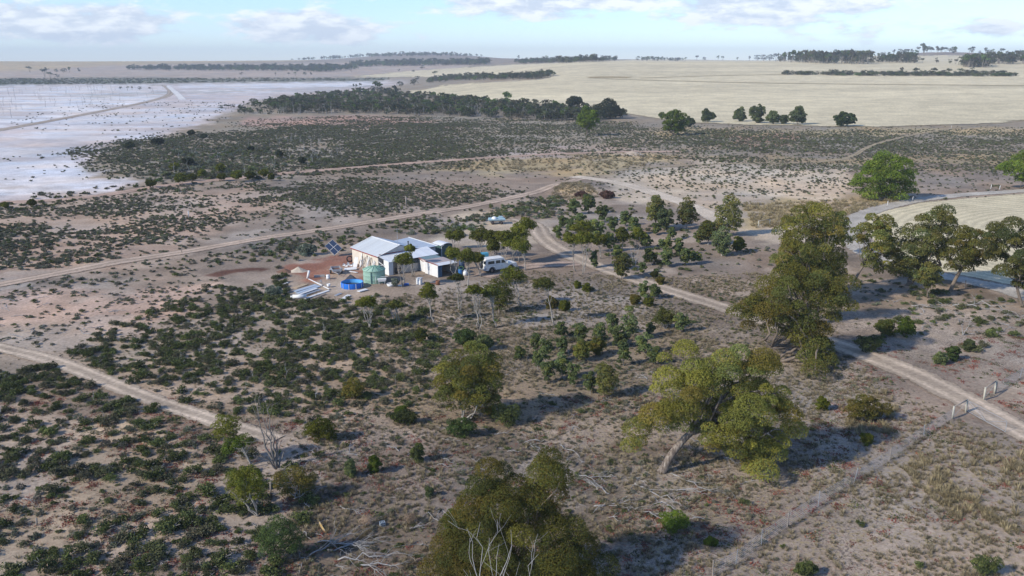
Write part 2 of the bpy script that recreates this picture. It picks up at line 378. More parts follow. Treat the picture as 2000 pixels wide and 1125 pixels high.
# ------------------------------------------------------------------ ground: one sheet out to the hills
PINK = np.array((.345, .28, .228)); GREY = np.array((.30, .262, .205)); SALT = np.array((.66, .645, .635)); TAN = np.array((.42, .33, .19)); RED = np.array((.22, .105, .075))
SAND = np.array((.52, .435, .335)); STUB = np.array((.60, .515, .335)); DVEG = np.array((.11, .115, .09)); PURP = np.array((.36, .30, .255)); LITT = np.array((.225, .18, .135)); PSALT = np.array((.55, .49, .47))
CR_IN = [(-500, 158), (330, 163), (700, 157), (800, 160), (700, 178), (560, 186), (490, 200), (430, 228), (330, 262), (200, 290), (150, 335), (280, 350), (170, 382), (0, 398), (-500, 420)]
ZONES = [  # photo-pixel outline on the land, soil, feather, strength
    ([(-900, 410), (0, 400), (400, 350), (900, 330), (1400, 300), (2900, 280), (2900, 120), (-900, 120)], GREY, 25, .8),
    (CR_IN, PSALT, 8, 1.0),
    ([(-900, 166), (330, 168), (320, 190), (260, 206), (100, 236), (0, 250), (-900, 320)], SALT, 5, 1.0),
    ([(350, 165), (760, 158), (690, 172), (540, 182), (360, 186)], SALT, 4, .95),
    ([(150, 225), (330, 205), (440, 200), (420, 225), (330, 255), (200, 285), (0, 330), (-900, 390), (-900, 330), (0, 270)], SALT * .93, 10, .75),
    ([(-900, 300), (0, 300), (130, 300), (170, 340), (250, 350), (150, 378), (0, 390), (-900, 420)], SALT * .95, 10, .8),
    ([(100, 185), (560, 172), (760, 165), (650, 180), (500, 178), (200, 190)], DVEG * 1.6, 2, .5),
    ([(-900, 118), (0, 128), (700, 122), (960, 120), (820, 150), (400, 153), (-900, 153)], PURP * 1.15, 3, 1.0),
    ([(-900, 100), (0, 110), (600, 100), (600, 119), (200, 128), (60, 138), (-900, 142)], TAN * 1.15, 3, .8),
    ([(-900, 153), (0, 153), (150, 155), (240, 161), (0, 167), (-900, 172)], DVEG * 1.2, 3, 1.0),
    ([(110, 151), (300, 152), (500, 154), (760, 151), (740, 159), (420, 161), (240, 164)], DVEG * 1.6, 3, .95),
    ([(480, 232), (700, 225), (860, 240), (900, 250), (700, 248), (480, 245)], np.array((.46, .30, .25)), 6, .8),
    ([(940, 300), (1250, 285), (1260, 300), (1000, 312)], np.array((.46, .37, .33)), 5, .8),
    ([(820, 330), (960, 312), (1260, 300), (1330, 310), (1200, 335), (1000, 335)], TAN * 1.1, 8, .9),
    ([(1250, 255), (1700, 250), (2900, 245), (2900, 262), (2000, 262), (1650, 265), (1300, 268)], TAN, 6, .85),
    ([(1330, 300), (1650, 310), (1900, 300), (2900, 290), (2900, 330), (1900, 320), (1640, 325)], TAN * 1.05, 8, .7),
    ([(1400, 262), (1560, 262), (1540, 282), (1440, 285)], np.array((.36, .21, .16)), 5, .6),
    ([(1180, 345), (1400, 315), (1640, 330), (1680, 360), (1640, 395), (1450, 395), (1460, 440), (1420, 440), (1330, 400), (1230, 400)], SAND * 1.05, 12, 1.0),
    ([(1450, 400), (1640, 390), (1790, 385), (1700, 420), (1600, 425), (1540, 445), (1470, 445)], TAN * 1.05, 10, 1.0),
    ([(1440, 440), (1520, 445), (1660, 440), (1660, 470), (1500, 475), (1450, 465)], SAND, 8, .9),
    ([(1085, 360), (1150, 362), (1140, 385), (1080, 385)], TAN * 1.2, 8, .9),
    ([(880, 420), (1000, 415), (1060, 440), (1070, 475), (1000, 500), (880, 480), (830, 475)], SAND * .95, 10, .9),
    ([(-900, 560), (0, 570), (280, 555), (420, 545), (350, 610), (230, 650), (90, 690), (-900, 720)], np.array((.47, .345, .275)), 14, 1.0),
    ([(-900, 380), (0, 400), (330, 375), (500, 360), (560, 400), (300, 500), (0, 540), (-900, 600)], np.array((.41, .315, .255)), 14, .9),
    ([(60, 395), (400, 375), (540, 380), (300, 430), (0, 460), (-100, 430)], np.array((.48, .38, .30)), 12, .5),
    ([(380, 520), (430, 515), (530, 527), (510, 537), (420, 535)], RED * .5, 3, .95),
    ([(570, 520), (615, 503), (690, 492), (720, 540), (660, 560), (600, 555), (560, 535)], RED * 1.25, 6, .95),
    ([(630, 545), (720, 550), (720, 575), (650, 572)], SAND * .9, 5, .8),
    ([(740, 525), (900, 530), (900, 570), (740, 575)], np.array((.27, .215, .17)), 8, .9),
    ([(860, 500), (1010, 505), (1060, 560), (1000, 610), (880, 600), (740, 600), (720, 570)], np.array((.28, .225, .18)), 10, .8),
    ([(150, 850), (250, 825), (360, 855), (250, 875), (160, 880)], SAND * .95, 10, .9),
    ([(-900, 830), (0, 850), (250, 880), (420, 900), (450, 1000), (360, 1080), (100, 1125), (-900, 1300)], SAND * .74, 20, .8),
    ([(-900, 660), (300, 640), (560, 570), (860, 620), (700, 800), (450, 830), (200, 740), (-900, 700)], np.array((.345, .28, .215)), 20, .8),
    ([(860, 640), (1000, 600), (1400, 640), (1420, 700), (1300, 760), (1180, 900), (1000, 880), (880, 840), (700, 880), (600, 860)], LITT * 1.15, 30, .9),
    ([(520, 960), (700, 980), (840, 1010), (880, 1100), (860, 1200), (500, 1200)], LITT * .75, 20, .9),
    ([(880, 860), (1250, 830), (1330, 900), (1480, 960), (1380, 1040), (1200, 1090), (1000, 1000)], LITT * .85, 25, .9),
    ([(1420, 1000), (1600, 900), (1800, 830), (1900, 830), (2000, 880), (2400, 1000), (2400, 1400), (1300, 1400)], PINK * .84, 20, .9),
    ([(1640, 720), (1800, 740), (1880, 800), (1700, 900), (1560, 940), (1540, 850)], PINK * .9, 15, .9),
    ([(1640, 620), (2000, 600), (2400, 620), (2400, 800), (2000, 800), (1800, 720)], np.array((.36, .295, .235)), 20, .9),
    ([(1640, 480), (1960, 560), (2000, 600), (1700, 620), (1620, 560)], LITT * .9, 15, .8),
    ([(1690, 795), (1735, 790), (1745, 815), (1715, 825)], np.array((.25, .19, .19)), 4, .9),
]
TRACKS = {}
def ground_colour(x, y):
    z = hgt(x, y); px, py = proj(x, y, z)
    wob = np.maximum(py - 118, 6) / 500.0
    n1 = fbm(x / 9, y / 9, 21) - .5; n2 = fbm(x / 9 + 40, y / 9 + 7, 22) - .5
    fs = sstep(0, 300, 0 * py + np.maximum(py - 118, 0))
    wx = px + n1 * (120 * wob + 30); wy = py + n2 * (90 * wob + 2)
    col = np.ones((len(x), 3)) * (PINK * .76)
    for poly, c, fe, st in ZONES:
        d = sdist(wx, wy * 1.0, poly); a = sstep(-fe, fe, d) * st
        col = col * (1 - a[:, None]) + c * a[:, None]
    # salt crust broken by damp pink mud in long streaks
    sm = sstep(-6, 6, sdist(wx, wy, CR_IN)); st_ = fbm(x / 55, y / 16, 35, 5); sk = sm * sstep(.58, .42, st_) * .85 * sstep(166, 171, py); sk = np.clip(sk, 0, 1)[:, None]
    col = col * (1 - sk) + np.array((.50, .44, .41)) * sk
    # slow drift of the soil: redder and greyer patches
    t = fbm(x / 23, y / 23, 31)[:, None]
    col = col * (0.74 + 0.52 * t); t2 = fbm(x / 14 + 9, y / 14, 33)[:, None]; t3 = fbm(x / 4.5 + 3, y / 4.5, 36)[:, None]; nearf = (1 - sstep(150, 300, y))[:, None]; col = col * (1 + nearf * (t3 - .5) * .7); pale = (sstep(.53, .64, fbm(x / 8 + 31, y / 8, 37, 5)) * (1 - sstep(170, 260, y)) * .62)[:, None]; col = col * (1 - pale) + np.array((.43, .365, .31)) * pale
    col = col * (1 + (t2 - .5) * np.array((.30, .05, -.22)))
    lit = np.clip(sdist(px, py, [(560, 840), (700, 760), (880, 620), (1300, 560), (1650, 560), (2100, 560), (2300, 700), (2300, 1300), (480, 1300)]) / 80 + .3, 0, 1) * .8 * sstep(0, .5, 1 - sstep(1350, 1900, px) * sstep(650, 760, py) * .75)
    straw = np.clip(sdist(px, py, [(640, 820), (760, 700), (1000, 620), (1440, 600), (1640, 700), (1900, 820), (2300, 900), (2300, 1300), (1250, 1300), (1100, 880), (900, 880)]) / 60 + .3, 0, 1)
    red = np.clip(sdist(px, py, [(-600, 760), (300, 800), (800, 820), (1250, 780), (1500, 860), (1700, 640), (2300, 600), (2300, 1300), (-600, 1300)]) / 60 + .3, 0, 1)
    notsalt = 1 - sm[:, None]; col = col * (notsalt * np.array((.97, .93, .86)) + (1 - notsalt))
    return col, lit, straw * .8, red * .62

def add_attr(me, name, a):
    t = me.attributes.new(name, 'FLOAT', 'POINT'); t.data.foreach_set('value', np.asarray(a, np.float32).ravel())

PXC = np.concatenate([np.arange(-1000, -40, 22), np.arange(-40, 2041, 5.5), np.arange(2050, 3001, 22)])
RR = np.concatenate([np.linspace(12, 44, 26)[:-1], 52000.0 / (np.arange(1180, 88, -2.5)), np.geomspace(580, 9000, 190)])
RR = np.unique(RR)
GX = (PXC[None, :] - 1000) / 1570.0 * RR[:, None]; GY = np.repeat(RR[:, None], len(PXC), 1)
GZ = hgt(GX.ravel(), GY.ravel()).reshape(GX.shape)
def lattice(mask=None, zo=0.0):
    nr, nc = GX.shape; idx = np.arange(nr * nc).reshape(nr, nc)
    Q = np.stack([idx[:-1, :-1], idx[:-1, 1:], idx[1:, 1:], idx[1:, :-1]], -1).reshape(-1, 4)
    V = np.stack([GX.ravel(), GY.ravel(), GZ.ravel() + zo], 1)
    if mask is not None:
        Q = Q[mask[Q].any(1)]; use = np.unique(Q); re = np.full(nr * nc, -1); re[use] = np.arange(len(use)); return V[use], re[Q], use
    return V, Q, None
V, Q, _ = lattice(); gc, gl, gs, gr = ground_colour(V[:, 0], V[:, 1])
ga = Acc(); ga.add(V, Q, 0, None); ga.C = [gc]
ground = ga.build('ground', groundmat('soil'), smooth=True); tag(ground, 'pinkish sandy soil with litter and dry grass', 'ground', kind='structure')
for nm, a in (('litter', gl), ('straw', gs), ('redmat', gr)): add_attr(ground.data, nm, a)
GPX, GPY = proj(V[:, 0], V[:, 1], V[:, 2])

def sheet(name, poly, zo, mat, colfn, label, rowfn=None, feather=6.0):
    """a field or flat lying on the same lattice as the ground, a little above it"""
    nz = (fbm(V[:, 0] / 14, V[:, 1] / 14, 51) - .5)
    d = sdist(GPX + nz * 14, GPY + nz * 5, poly); front = V[:, 1] > 20
    vv, q, use = lattice((d > -feather) & front, zo)
    a = Acc(); a.add(vv, q); a.C = [colfn(vv[:, 0], vv[:, 1])]
    o = a.build(name, mat, smooth=True); tag(o, label, 'field', kind='structure')
    add_attr(o.data, 'edge', d[use] / feather + .5)
    add_attr(o.data, 'row', rowfn(vv[:, 0], vv[:, 1], d[use]) if rowfn else np.zeros(len(use)))
    return o

def smoothline(pts, step=1.2):
    P = np.array(pts, float)
    if len(P) > 2:
        for _ in range(3):
            Qn = [P[0]]
            for i in range(len(P) - 1): Qn += [P[i] * .75 + P[i + 1] * .25, P[i] * .25 + P[i + 1] * .75]
            Qn.append(P[-1]); P = np.array(Qn)
    s = np.concatenate([[0], np.cumsum(np.linalg.norm(np.diff(P, axis=0), axis=1))]); n = max(3, int(s[-1] / step)); t = np.linspace(0, s[-1], n)
    return np.stack([np.interp(t, s, P[:, k]) for k in range(P.shape[1])], 1)

def track(name, pxs, width, col, label, zo=0.07, step=1.0, ruts=0.24, tint=None):
    P = np.array([G(*p)[:2] for p in pxs]); P = smoothline(P, step)
    TRACKS[name + str(len(TRACKS))] = (P, width)
    tg = np.gradient(P, axis=0); tg /= np.linalg.norm(tg, axis=1)[:, None]; nr = np.stack([-tg[:, 1], tg[:, 0]], 1)
    us = np.linspace(-1, 1, 13); ww = width * (0.9 + .3 * fbm(np.arange(len(P)) * .08, np.zeros(len(P)), 3))
    XY = P[:, None, :] + nr[:, None, :] * (us[None, :, None] * ww[:, None, None] * .5)
    x, y = XY[..., 0].ravel(), XY[..., 1].ravel(); z = hgt(x, y) + zo
    m, k = len(P), len(us); idx = np.arange(m * k).reshape(m, k)
    q = np.stack([idx[:-1, :-1], idx[:-1, 1:], idx[1:, 1:], idx[1:, :-1]], -1).reshape(-1, 4)
    U = np.repeat(us[None, :], m, 0).ravel()
    rut = np.exp(-((np.abs(U) - .45) / .17) ** 2) * (0.6 + .6 * fbm(x / 2.5 + 8, y / 2.5, 78))
    c = np.array(col)[None, :] * np.array((1.0, .96, .88)) * (1 - ruts + 2 * ruts * rut)[:, None] * (0.75 + .5 * fbm(x / 3, y / 3, 77))[:, None]
    a = Acc(); a.add(np.stack([x, y, z], 1), q); a.C = [c]
    o = a.build(name, MATS['trackmat'], smooth=True); tag(o, label, 'track', kind='structure')
    add_attr(o.data, 'edge', (1 - np.abs(U)) * 2.6 - .12); return o
MATS['trackmat'] = groundmat('track_dirt', track=True)

PADM = [(795, 181), (880, 166), (1000, 160), (1095, 152), (1000, 146), (850, 150), (690, 150), (820, 138), (1000, 127), (1250, 117), (1500, 112), (3000, 100), (3000, 238), (2000, 235), (1900, 243), (1700, 247), (1450, 243), (1330, 238), (1230, 222), (1130, 210), (1000, 199), (900, 190)]
def padcol(x, y):
    t = fbm(x / 160, y / 60, 61)[:, None]; t2 = fbm(x / 25, y / 25, 62)[:, None]
    return STUB * (0.84 + .30 * t + .16 * (t2 - .5)) * (1 + (fbm(x / 400, y / 22, 66)[:, None] - .5) * .2)
stubm = groundmat('stubble', alpha=True, rows=1.1, scale=0.3)
sheet('wheat_paddock', PADM, 0.25, stubm, padcol, 'wide pale stubble paddock rising to the right', lambda x, y, d: y * .8 + x * .06, 2.5)
CRES = [(1693, 446), (1700, 428), (1730, 412), (1800, 398), (2000, 380), (3000, 340), (3000, 700), (2060, 572), (1960, 552), (1850, 530), (1760, 500), (1710, 470)]
crd = np.array([G(*p)[:2] for p in CRES])
stubm2 = groundmat('stubble_near', alpha=True, rows=3.4, scale=1.0)
sheet('stubble_paddock', CRES, 0.04, stubm2, lambda x, y: STUB * (0.86 + .22 * fbm(x / 20, y / 20, 64)[:, None]), 'curved stubble paddock with ploughed rows on the right', lambda x, y, d: sdist(x, y, crd), 5.0)
# darker vegetated contour lines crossing the paddock
track('contour_bank', [(1150, 153), (1250, 157), (1500, 163), (1800, 166), (2100, 169)], 9, (.36, .31, .20), 'thin dark contour bank across the stubble paddock', zo=.4, step=8, ruts=0)
track('contour_bank', [(1250, 153), (1400, 148), (1530, 146)], 8, (.40, .34, .22), 'short contour bank running to the hedge row', zo=.4, step=8, ruts=0)
track('dry_patch', [(1150, 152), (1190, 151), (1230, 152)], 26, (.36, .29, .17), 'brown bare patch in the stubble paddock', zo=.45, step=8, ruts=0)

SANDT = (.50, .42, .345)
track('dirt_track', [(2120, 905), (2000, 846), (1900, 790), (1800, 737), (1700, 697), (1620, 668), (1520, 637), (1430, 606), (1350, 582), (1270, 556), (1200, 532), (1130, 507), (1085, 485), (1055, 462), (1050, 440), (1010, 428)], 3.9, (.44, .365, .295), 'two-rut sandy track from the gate to the house')
track('dirt_track', [(-120, 580), (0, 557), (193, 518), (303, 501), (413, 483), (540, 461), (700, 438), (850, 414), (930, 401), (1000, 386), (1060, 372), (1130, 350)], 3.6, (.44, .35, .285), 'long pale track crossing behind the house')
track('dirt_track', [(-160, 640), (0, 680), (100, 702), (200, 742), (300, 783), (380, 810), (450, 832), (540, 860)], 2.3, (.47, .39, .315), 'narrow sandy track through the left saltbush')
track('dirt_track', [(-200, 290), (0, 254), (100, 236), (200, 217), (290, 199), (335, 186), (332, 174), (320, 167)], 7, (.40, .345, .30), 'dark causeway bank across the salt flat', step=4, zo=.1)
track('drain', [(328, 168), (345, 182), (357, 195)], 7, (.66, .66, .68), 'white salt drain beside the causeway', step=4, zo=.14, ruts=0)
track('gravel_road', [(2300, 350), (2000, 373), (1850, 382), (1750, 398), (1685, 417), (1655, 440), (1660, 470), (1700, 500), (1780, 527), (1880, 547), (1960, 563), (2060, 600), (2200, 640)], 4.4, (.44, .41, .37), 'pale grey gravel road curving round the stubble paddock', ruts=.04)
track('dirt_track', [(1130, 515), (1060, 518), (1010, 522), (940, 540)], 4.0, (.40, .31, .26), 'bare driveway turning off to the white vehicle')
track('dirt_track', [(0, 396), (150, 390), (290, 366), (420, 352), (560, 338), (760, 322), (960, 308), (1140, 298), (1330, 296)], 5, (.45, .33, .27), 'faint reddish track along the scrub behind', step=3)
track('dirt_track', [(1420, 440), (1370, 410), (1290, 380), (1200, 355), (1120, 345)], 5, (.55, .48, .40), 'pale sandy wash leading to the wooden rail gate', step=2, ruts=.03)
track('dirt_track', [(1180, 335), (1400, 318), (1650, 320), (1700, 280), (1850, 250), (2000, 236)], 2.2, (.36, .30, .21), 'faint grassy firebreak beside the stubble', step=3)

# ------------------------------------------------------------------ plants
PAL = {
    'olive': ((.138, .128, .024), (.102, .113, .026), (.135, .103, .022), (.085, .10, .03)),
    'yolive': ((.150, .142, .026), (.118, .125, .028), (.138, .108, .024), (.09, .108, .034)),
    'umb': ((.095, .105, .014), (.068, .082, .012), (.115, .112, .016)),
    'umbd': ((.070, .080, .016), (.052, .064, .016), (.085, .080, .018)),
    'sap': ((.085, .115, .045), (.105, .132, .05), (.145, .155, .038), (.068, .092, .040)),
    'bright': ((.080, .115, .014), (.060, .092, .014), (.100, .125, .020)),
    'teal': ((.09, .112, .048), (.115, .13, .048), (.07, .09, .040)),
    'upr': ((.105, .105, .028), (.075, .095, .035), (.125, .110, .028)),
    'far': ((.045, .055, .030), (.055, .062, .030), (.035, .045, .028)),
    'green': ((.060, .090, .026), (.075, .105, .03), (.048, .075, .025)),
    'samph': ((.055, .072, .026), (.076, .096, .028), (.045, .058, .028), (.12, .132, .04), (.095, .11, .034)),
    'grey': ((.11, .11, .078), (.085, .094, .058), (.135, .128, .10), (.095, .108, .06)),
    'ygreen': ((.105, .115, .035), (.085, .105, .036), (.12, .125, .05), (.10, .115, .07)),
    'silver': ((.18, .20, .15), (.145, .175, .125), (.21, .22, .17)),
    'straw': ((.29, .24, .14), (.23, .19, .12), (.34, .285, .18), (.20, .17, .12)),
    'yellow': ((.33, .27, .15), (.26, .21, .12), (.39, .325, .19), (.22, .18, .11)),
    'red': ((.26, .075, .055), (.20, .055, .05), (.30, .12, .07)),
    'rust': ((.12, .06, .045), (.10, .055, .045), (.14, .085, .06)),
    'broom': ((.115, .095, .022), (.085, .088, .018), (.13, .10, .025)),
    'tumble': ((.36, .26, .18), (.42, .31, .22)),
}
PAL = {k_: tuple(tuple(c * (1.0 if k_ in ('straw', 'yellow', 'red', 'tumble', 'rust', 'silver') else 1.6 if k_ in ('olive', 'yolive', 'upr') else 1.45 if k_ not in ('far', 'samph') else 1.3) for c in q) for q in v) for k_, v in PAL.items()}
def palcol(pal, n, rg, base=None, jit=.16):
    P = np.array(PAL[pal]); k = rg.integers(0, len(P), n) if base is None else np.full(n, base)
    mixk = rg.random(n)[:, None] * .45; c = P[k] * (1 - mixk) + P[rg.integers(0, len(P), n)] * mixk
    return np.clip(c * rg.uniform(1 - jit, 1 + jit, n)[:, None], 0.005, 1)

def ell(cx, cy, w, h, flat=False, n=14):
    o = []
    for i in range(n):
        t = 2 * math.pi * i / n; s = math.sin(t)
        o.append((cx + w / 2 * math.cos(t), cy - h / 2 * (s if s > 0 or not flat else s * .45)))
    return o

def limb(a, b, sag, rg, n=6):
    a = np.asarray(a, float); b = np.asarray(b, float); t = np.linspace(0, 1, n)[:, None]
    mid = (a + b) / 2 + np.array([0, 0, sag]) + rg.normal(size=3) * np.linalg.norm(b - a) * .07
    p = (1 - t) ** 2 * a + 2 * t * (1 - t) * mid + t ** 2 * b
    w = rg.normal(size=(n, 3)) * np.linalg.norm(b - a) * .03; w[0] = w[-1] = 0; return p + w

def tree(name, label, base, outline, pal, group=None, puff=.17, dens=1.0, trunk='single', trunk_px=None, r0=None, bark=None, leaf=None, depth=1.0, fill=.35, cat='tree', seed=None, bare=0, asp=.45, zmin=.35, limbs=12, dy=0.0, lob=.05):
    rg = np.random.default_rng(seed if seed is not None else int(base[0] * 13 + base[1] * 7))
    B = G(*base); k = pxm(B); O = np.array(outline, float)
    cc0 = O.mean(0); ph = rg.uniform(0, 6.28, 4); an0 = np.arctan2(O[:, 1] - cc0[1], O[:, 0] - cc0[0]); O = cc0 + (O - cc0) * (1 + lob * (np.sin(3 * an0 + ph[0]) + .8 * np.sin(5 * an0 + ph[1]) + .5 * np.sin(8 * an0 + ph[2])))[:, None]; outline = O
    x0, y0 = O.min(0); x1, y1 = O.max(0); area = abs(np.sum(O[:, 0] * np.roll(O[:, 1], 1) - O[:, 1] * np.roll(O[:, 0], 1))) / 2
    size = math.sqrt(area); pr = puff * size
    # puffs through the crown's volume
    want = max(6, int(fill * 3.6 * area / (pr * pr))); cand = np.stack([rg.uniform(x0, x1, want * 22), rg.uniform(y0, y1, want * 22)], 1)
    d = sdist(cand[:, 0], cand[:, 1], outline); ok = d > pr * .30; cand, d = cand[ok], d[ok]
    th = np.minimum(d * 1.15, size * .5) * depth / k
    yy = B.y + dy + rg.uniform(-1, 1, len(cand)) * th
    cen = []; rad = []
    for (cx, cy), q in zip(cand, yy):
        p = at(cx, cy, q); r = pr / k * rg.uniform(.55, 1.35)
        zg = float(hgt(p[0], p[1])) + zmin + r * .5
        if p[2] < zg:
            dd = ray(cx, cy); t = (zg - H) / dd[2]; p = np.array([dd[0] * t, dd[1] * t, zg])
        if any((abs(p - c) < max(r, rr_) * .66).all() for c, rr_ in zip(cen[-60:], rad[-60:])): continue
        cen.append(p); rad.append(r)
        if len(cen) >= want: break
    if not cen: cen = [at((x0 + x1) / 2, (y0 + y1) / 2, B.y)]; rad = [size * .4 / k]
    cen = np.array(cen); rad = np.array(rad)
    lf = leaf or float(np.clip(3.5 / k, .09, 1.0)); a = Acc()
    nl = max(50, int(dens * area * .90 / len(cen) * (6.0 / (lf * k)) ** 1.2))
    for c, r in zip(cen, rad):
        n = int(nl * (r / rad.mean()) ** 2) + 6
        p, nr = shell(n, rg, .72, -.18); P_ = c + p * np.array([r, r, r * .85])
        P_[:, 2] = np.maximum(P_[:, 2], float(hgt(c[0], c[1])) + .05)
        bi = rg.integers(0, len(PAL[pal])); cc = palcol(pal, n if len(p) == n else len(p), rg, None if rg.random() < .4 else bi) * rg.uniform(.72, 1.22)
        v, q = leaves(P_, nr, lf, rg, asp); a.add(v - np.array(B), q); a.C[-1] = np.repeat(cc, 4, 0)
    root = empty(name, B); tag(root, label, cat, group)
    a.build('crown', LEAF, root)
    # trunk and limbs
    t = Acc(); ctr = cen.mean(0); low = cen[:, 2].min(); hh = max(ctr[2] - B.z, .4); top = cen[:, 2].max() - B.z
    r0 = r0 or np.clip(top * .026, .025, .3); b0 = np.array(B)
    pick = np.argsort(rg.random(len(cen)))[:limbs]
    if trunk_px:
        T = np.array([at(px_, py_, B.y + o_) for px_, py_, o_ in trunk_px]); T[0] = b0 - np.array([0, 0, .1])
        T = smoothline(T, .35); rr_ = np.linspace(r0 * 1.25, r0 * .7, len(T)); rr_[0] *= 1.25; t.tube(T - b0, rr_, 9); fork = T[-1]; starts = [T[int(len(T) * f)] for f in (.6, .8, .99)]
    elif trunk == 'multi':
        ns = 3 + int(rg.random() * 3); starts = []
        for i in range(ns):
            e = ctr + (cen[rg.integers(0, len(cen))] - ctr) * .7; e[2] = B.z + (low - B.z) * .5 + hh * .4
            L_ = limb(b0 + np.array([rg.uniform(-.12, .12), rg.uniform(-.12, .12), -.05]), e, -.1, rg, 7); t.tube(L_ - b0, np.linspace(r0 * .75, r0 * .4, 7), 5); starts.append(L_[-1]); starts.append(L_[4])
    else:
        e = b0 + (ctr - b0) * np.array([.6, .6, 1]); e[2] = B.z + max((low - B.z) * .9, hh * .42)
        L_ = limb(b0 - np.array([0, 0, .06]), e, 0, rg, 7); rr_ = np.linspace(r0 * 1.15, r0 * .7, 7); rr_[0] *= 1.3; t.tube(L_ - b0, rr_, 7); starts = [L_[-1], L_[5], L_[4]]
    for i in pick:
        s = starts[rg.integers(0, len(starts))]; L_ = limb(s, cen[i], .12 * np.linalg.norm(cen[i] - s) * rg.uniform(-.3, 1), rg, 6)
        t.tube(L_ - b0, np.linspace(r0 * .5, r0 * .12, 6), 5)
        if bare and rg.random() < bare:
            e2 = cen[i] + (cen[i] - ctr) * rg.uniform(.2, .6) + rg.normal(size=3) * .3; t.tube(limb(L_[3], e2, .1, rg, 5) - b0, np.linspace(r0 * .25, .01, 5), 4)
    t.build('trunk', bark or BARK, root, smooth=True); return root

def deadtree(name, label, base, tips, r0, seed=1, cat='dead tree', twigs=4, group=None):
    rg = np.random.default_rng(seed); B = G(*base); b0 = np.array(B); t = Acc(); tw = Acc(); DW = DEAD if 'white' in label else simple('grey_dead_wood', (.24, .215, .19), .9, noise=.6, nscale=5)
    for px_, py_, o_ in tips:
        e = at(px_, py_, B.y + o_); L_ = limb(b0, e, rg.uniform(-.1, .2), rg, 9); L_ = .55 * L_ + .45 * (b0 + (e - b0) * np.linspace(0, 1, 9)[:, None]); rr_ = np.linspace(r0, r0 * .14, 9); t.tube(L_ - b0, rr_, 6)
        for _ in range(twigs):
            i = rg.integers(3, 8); l = np.linalg.norm(e - b0) * rg.uniform(.15, .4); v = (e - b0) / np.linalg.norm(e - b0) + rg.normal(size=3) * .55; v /= np.linalg.norm(v)
            if (L_[i] + v * l)[2] < B.z + .1: v[2] = abs(v[2])
            T = limb(L_[i], L_[i] + v * l, .08 * l, rg, 5); tw.tube(T - b0, np.linspace(rr_[i] * .6, .008, 5), 4)
            for __ in range(2):
                v2 = v + rg.normal(size=3) * .6; v2 /= np.linalg.norm(v2); e2 = T[3] + v2 * l * .5; e2[2] = max(e2[2], B.z + .05)
                tw.tube(limb(T[3], e2, 0, rg, 4) - b0, np.linspace(rr_[i] * .3, .006, 4), 3)
    root = empty(name, B); tag(root, label, cat, group); t.build('trunk', DW, root, smooth=True)
    if tw.n: tw.build('branches', DW, root, smooth=True)
    return root

# ------------------------------------------------------------------ scatter by geometry nodes (for masses nobody could count)
def protos(name, builders):
    c = bpy.data.collections.new(name)
    for i, a in enumerate(builders): a[0].build('%s_%02d' % (name, i), a[1], coll=c)
    return c

def scatter(name, label, cat, coll, P, S, I):
    me = bpy.data.meshes.new(name); me.vertices.add(len(P)); me.vertices.foreach_set('co', np.asarray(P, np.float32).ravel())
    t = me.attributes.new('scl', 'FLOAT_VECTOR', 'POINT'); t.data.foreach_set('vector', np.asarray(S, np.float32).ravel())
    t = me.attributes.new('rot', 'FLOAT', 'POINT'); t.data.foreach_set('value', np.random.default_rng(len(P)).uniform(0, 6.28, len(P)).astype(np.float32))
    t = me.attributes.new('pick', 'INT', 'POINT'); t.data.foreach_set('value', np.asarray(I, np.int32))
    o = bpy.data.objects.new(name, me); COL.objects.link(o); tag(o, label, cat, kind='stuff')
    ng = bpy.data.node_groups.new(name, 'GeometryNodeTree')
    ng.interface.new_socket('Geometry', in_out='INPUT', socket_type='NodeSocketGeometry'); ng.interface.new_socket('Geometry', in_out='OUTPUT', socket_type='NodeSocketGeometry')
    N = ng.nodes.new; L = ng.links.new; gi = N('NodeGroupInput'); go = N('NodeGroupOutput')
    ip = N('GeometryNodeInstanceOnPoints'); ci = N('GeometryNodeCollectionInfo'); ci.inputs['Collection'].default_value = coll; ci.inputs['Separate Children'].default_value = True; ci.inputs['Reset Children'].default_value = True
    def na(n_, ty):
        q = N('GeometryNodeInputNamedAttribute'); q.data_type = ty; q.inputs['Name'].default_value = n_; return q.outputs['Attribute']
    cx = N('ShaderNodeCombineXYZ'); L(na('rot', 'FLOAT'), cx.inputs[2])
    L(gi.outputs[0], ip.inputs['Points']); L(ci.outputs[0], ip.inputs['Instance']); ip.inputs['Pick Instance'].default_value = True
    L(na('pick', 'INT'), ip.inputs['Instance Index']); L(cx.outputs[0], ip.inputs['Rotation']); L(na('scl', 'FLOAT_VECTOR'), ip.inputs['Scale']); L(ip.outputs[0], go.inputs[0])
    md = o.modifiers.new('scatter', 'NODES'); md.node_group = ng; return o

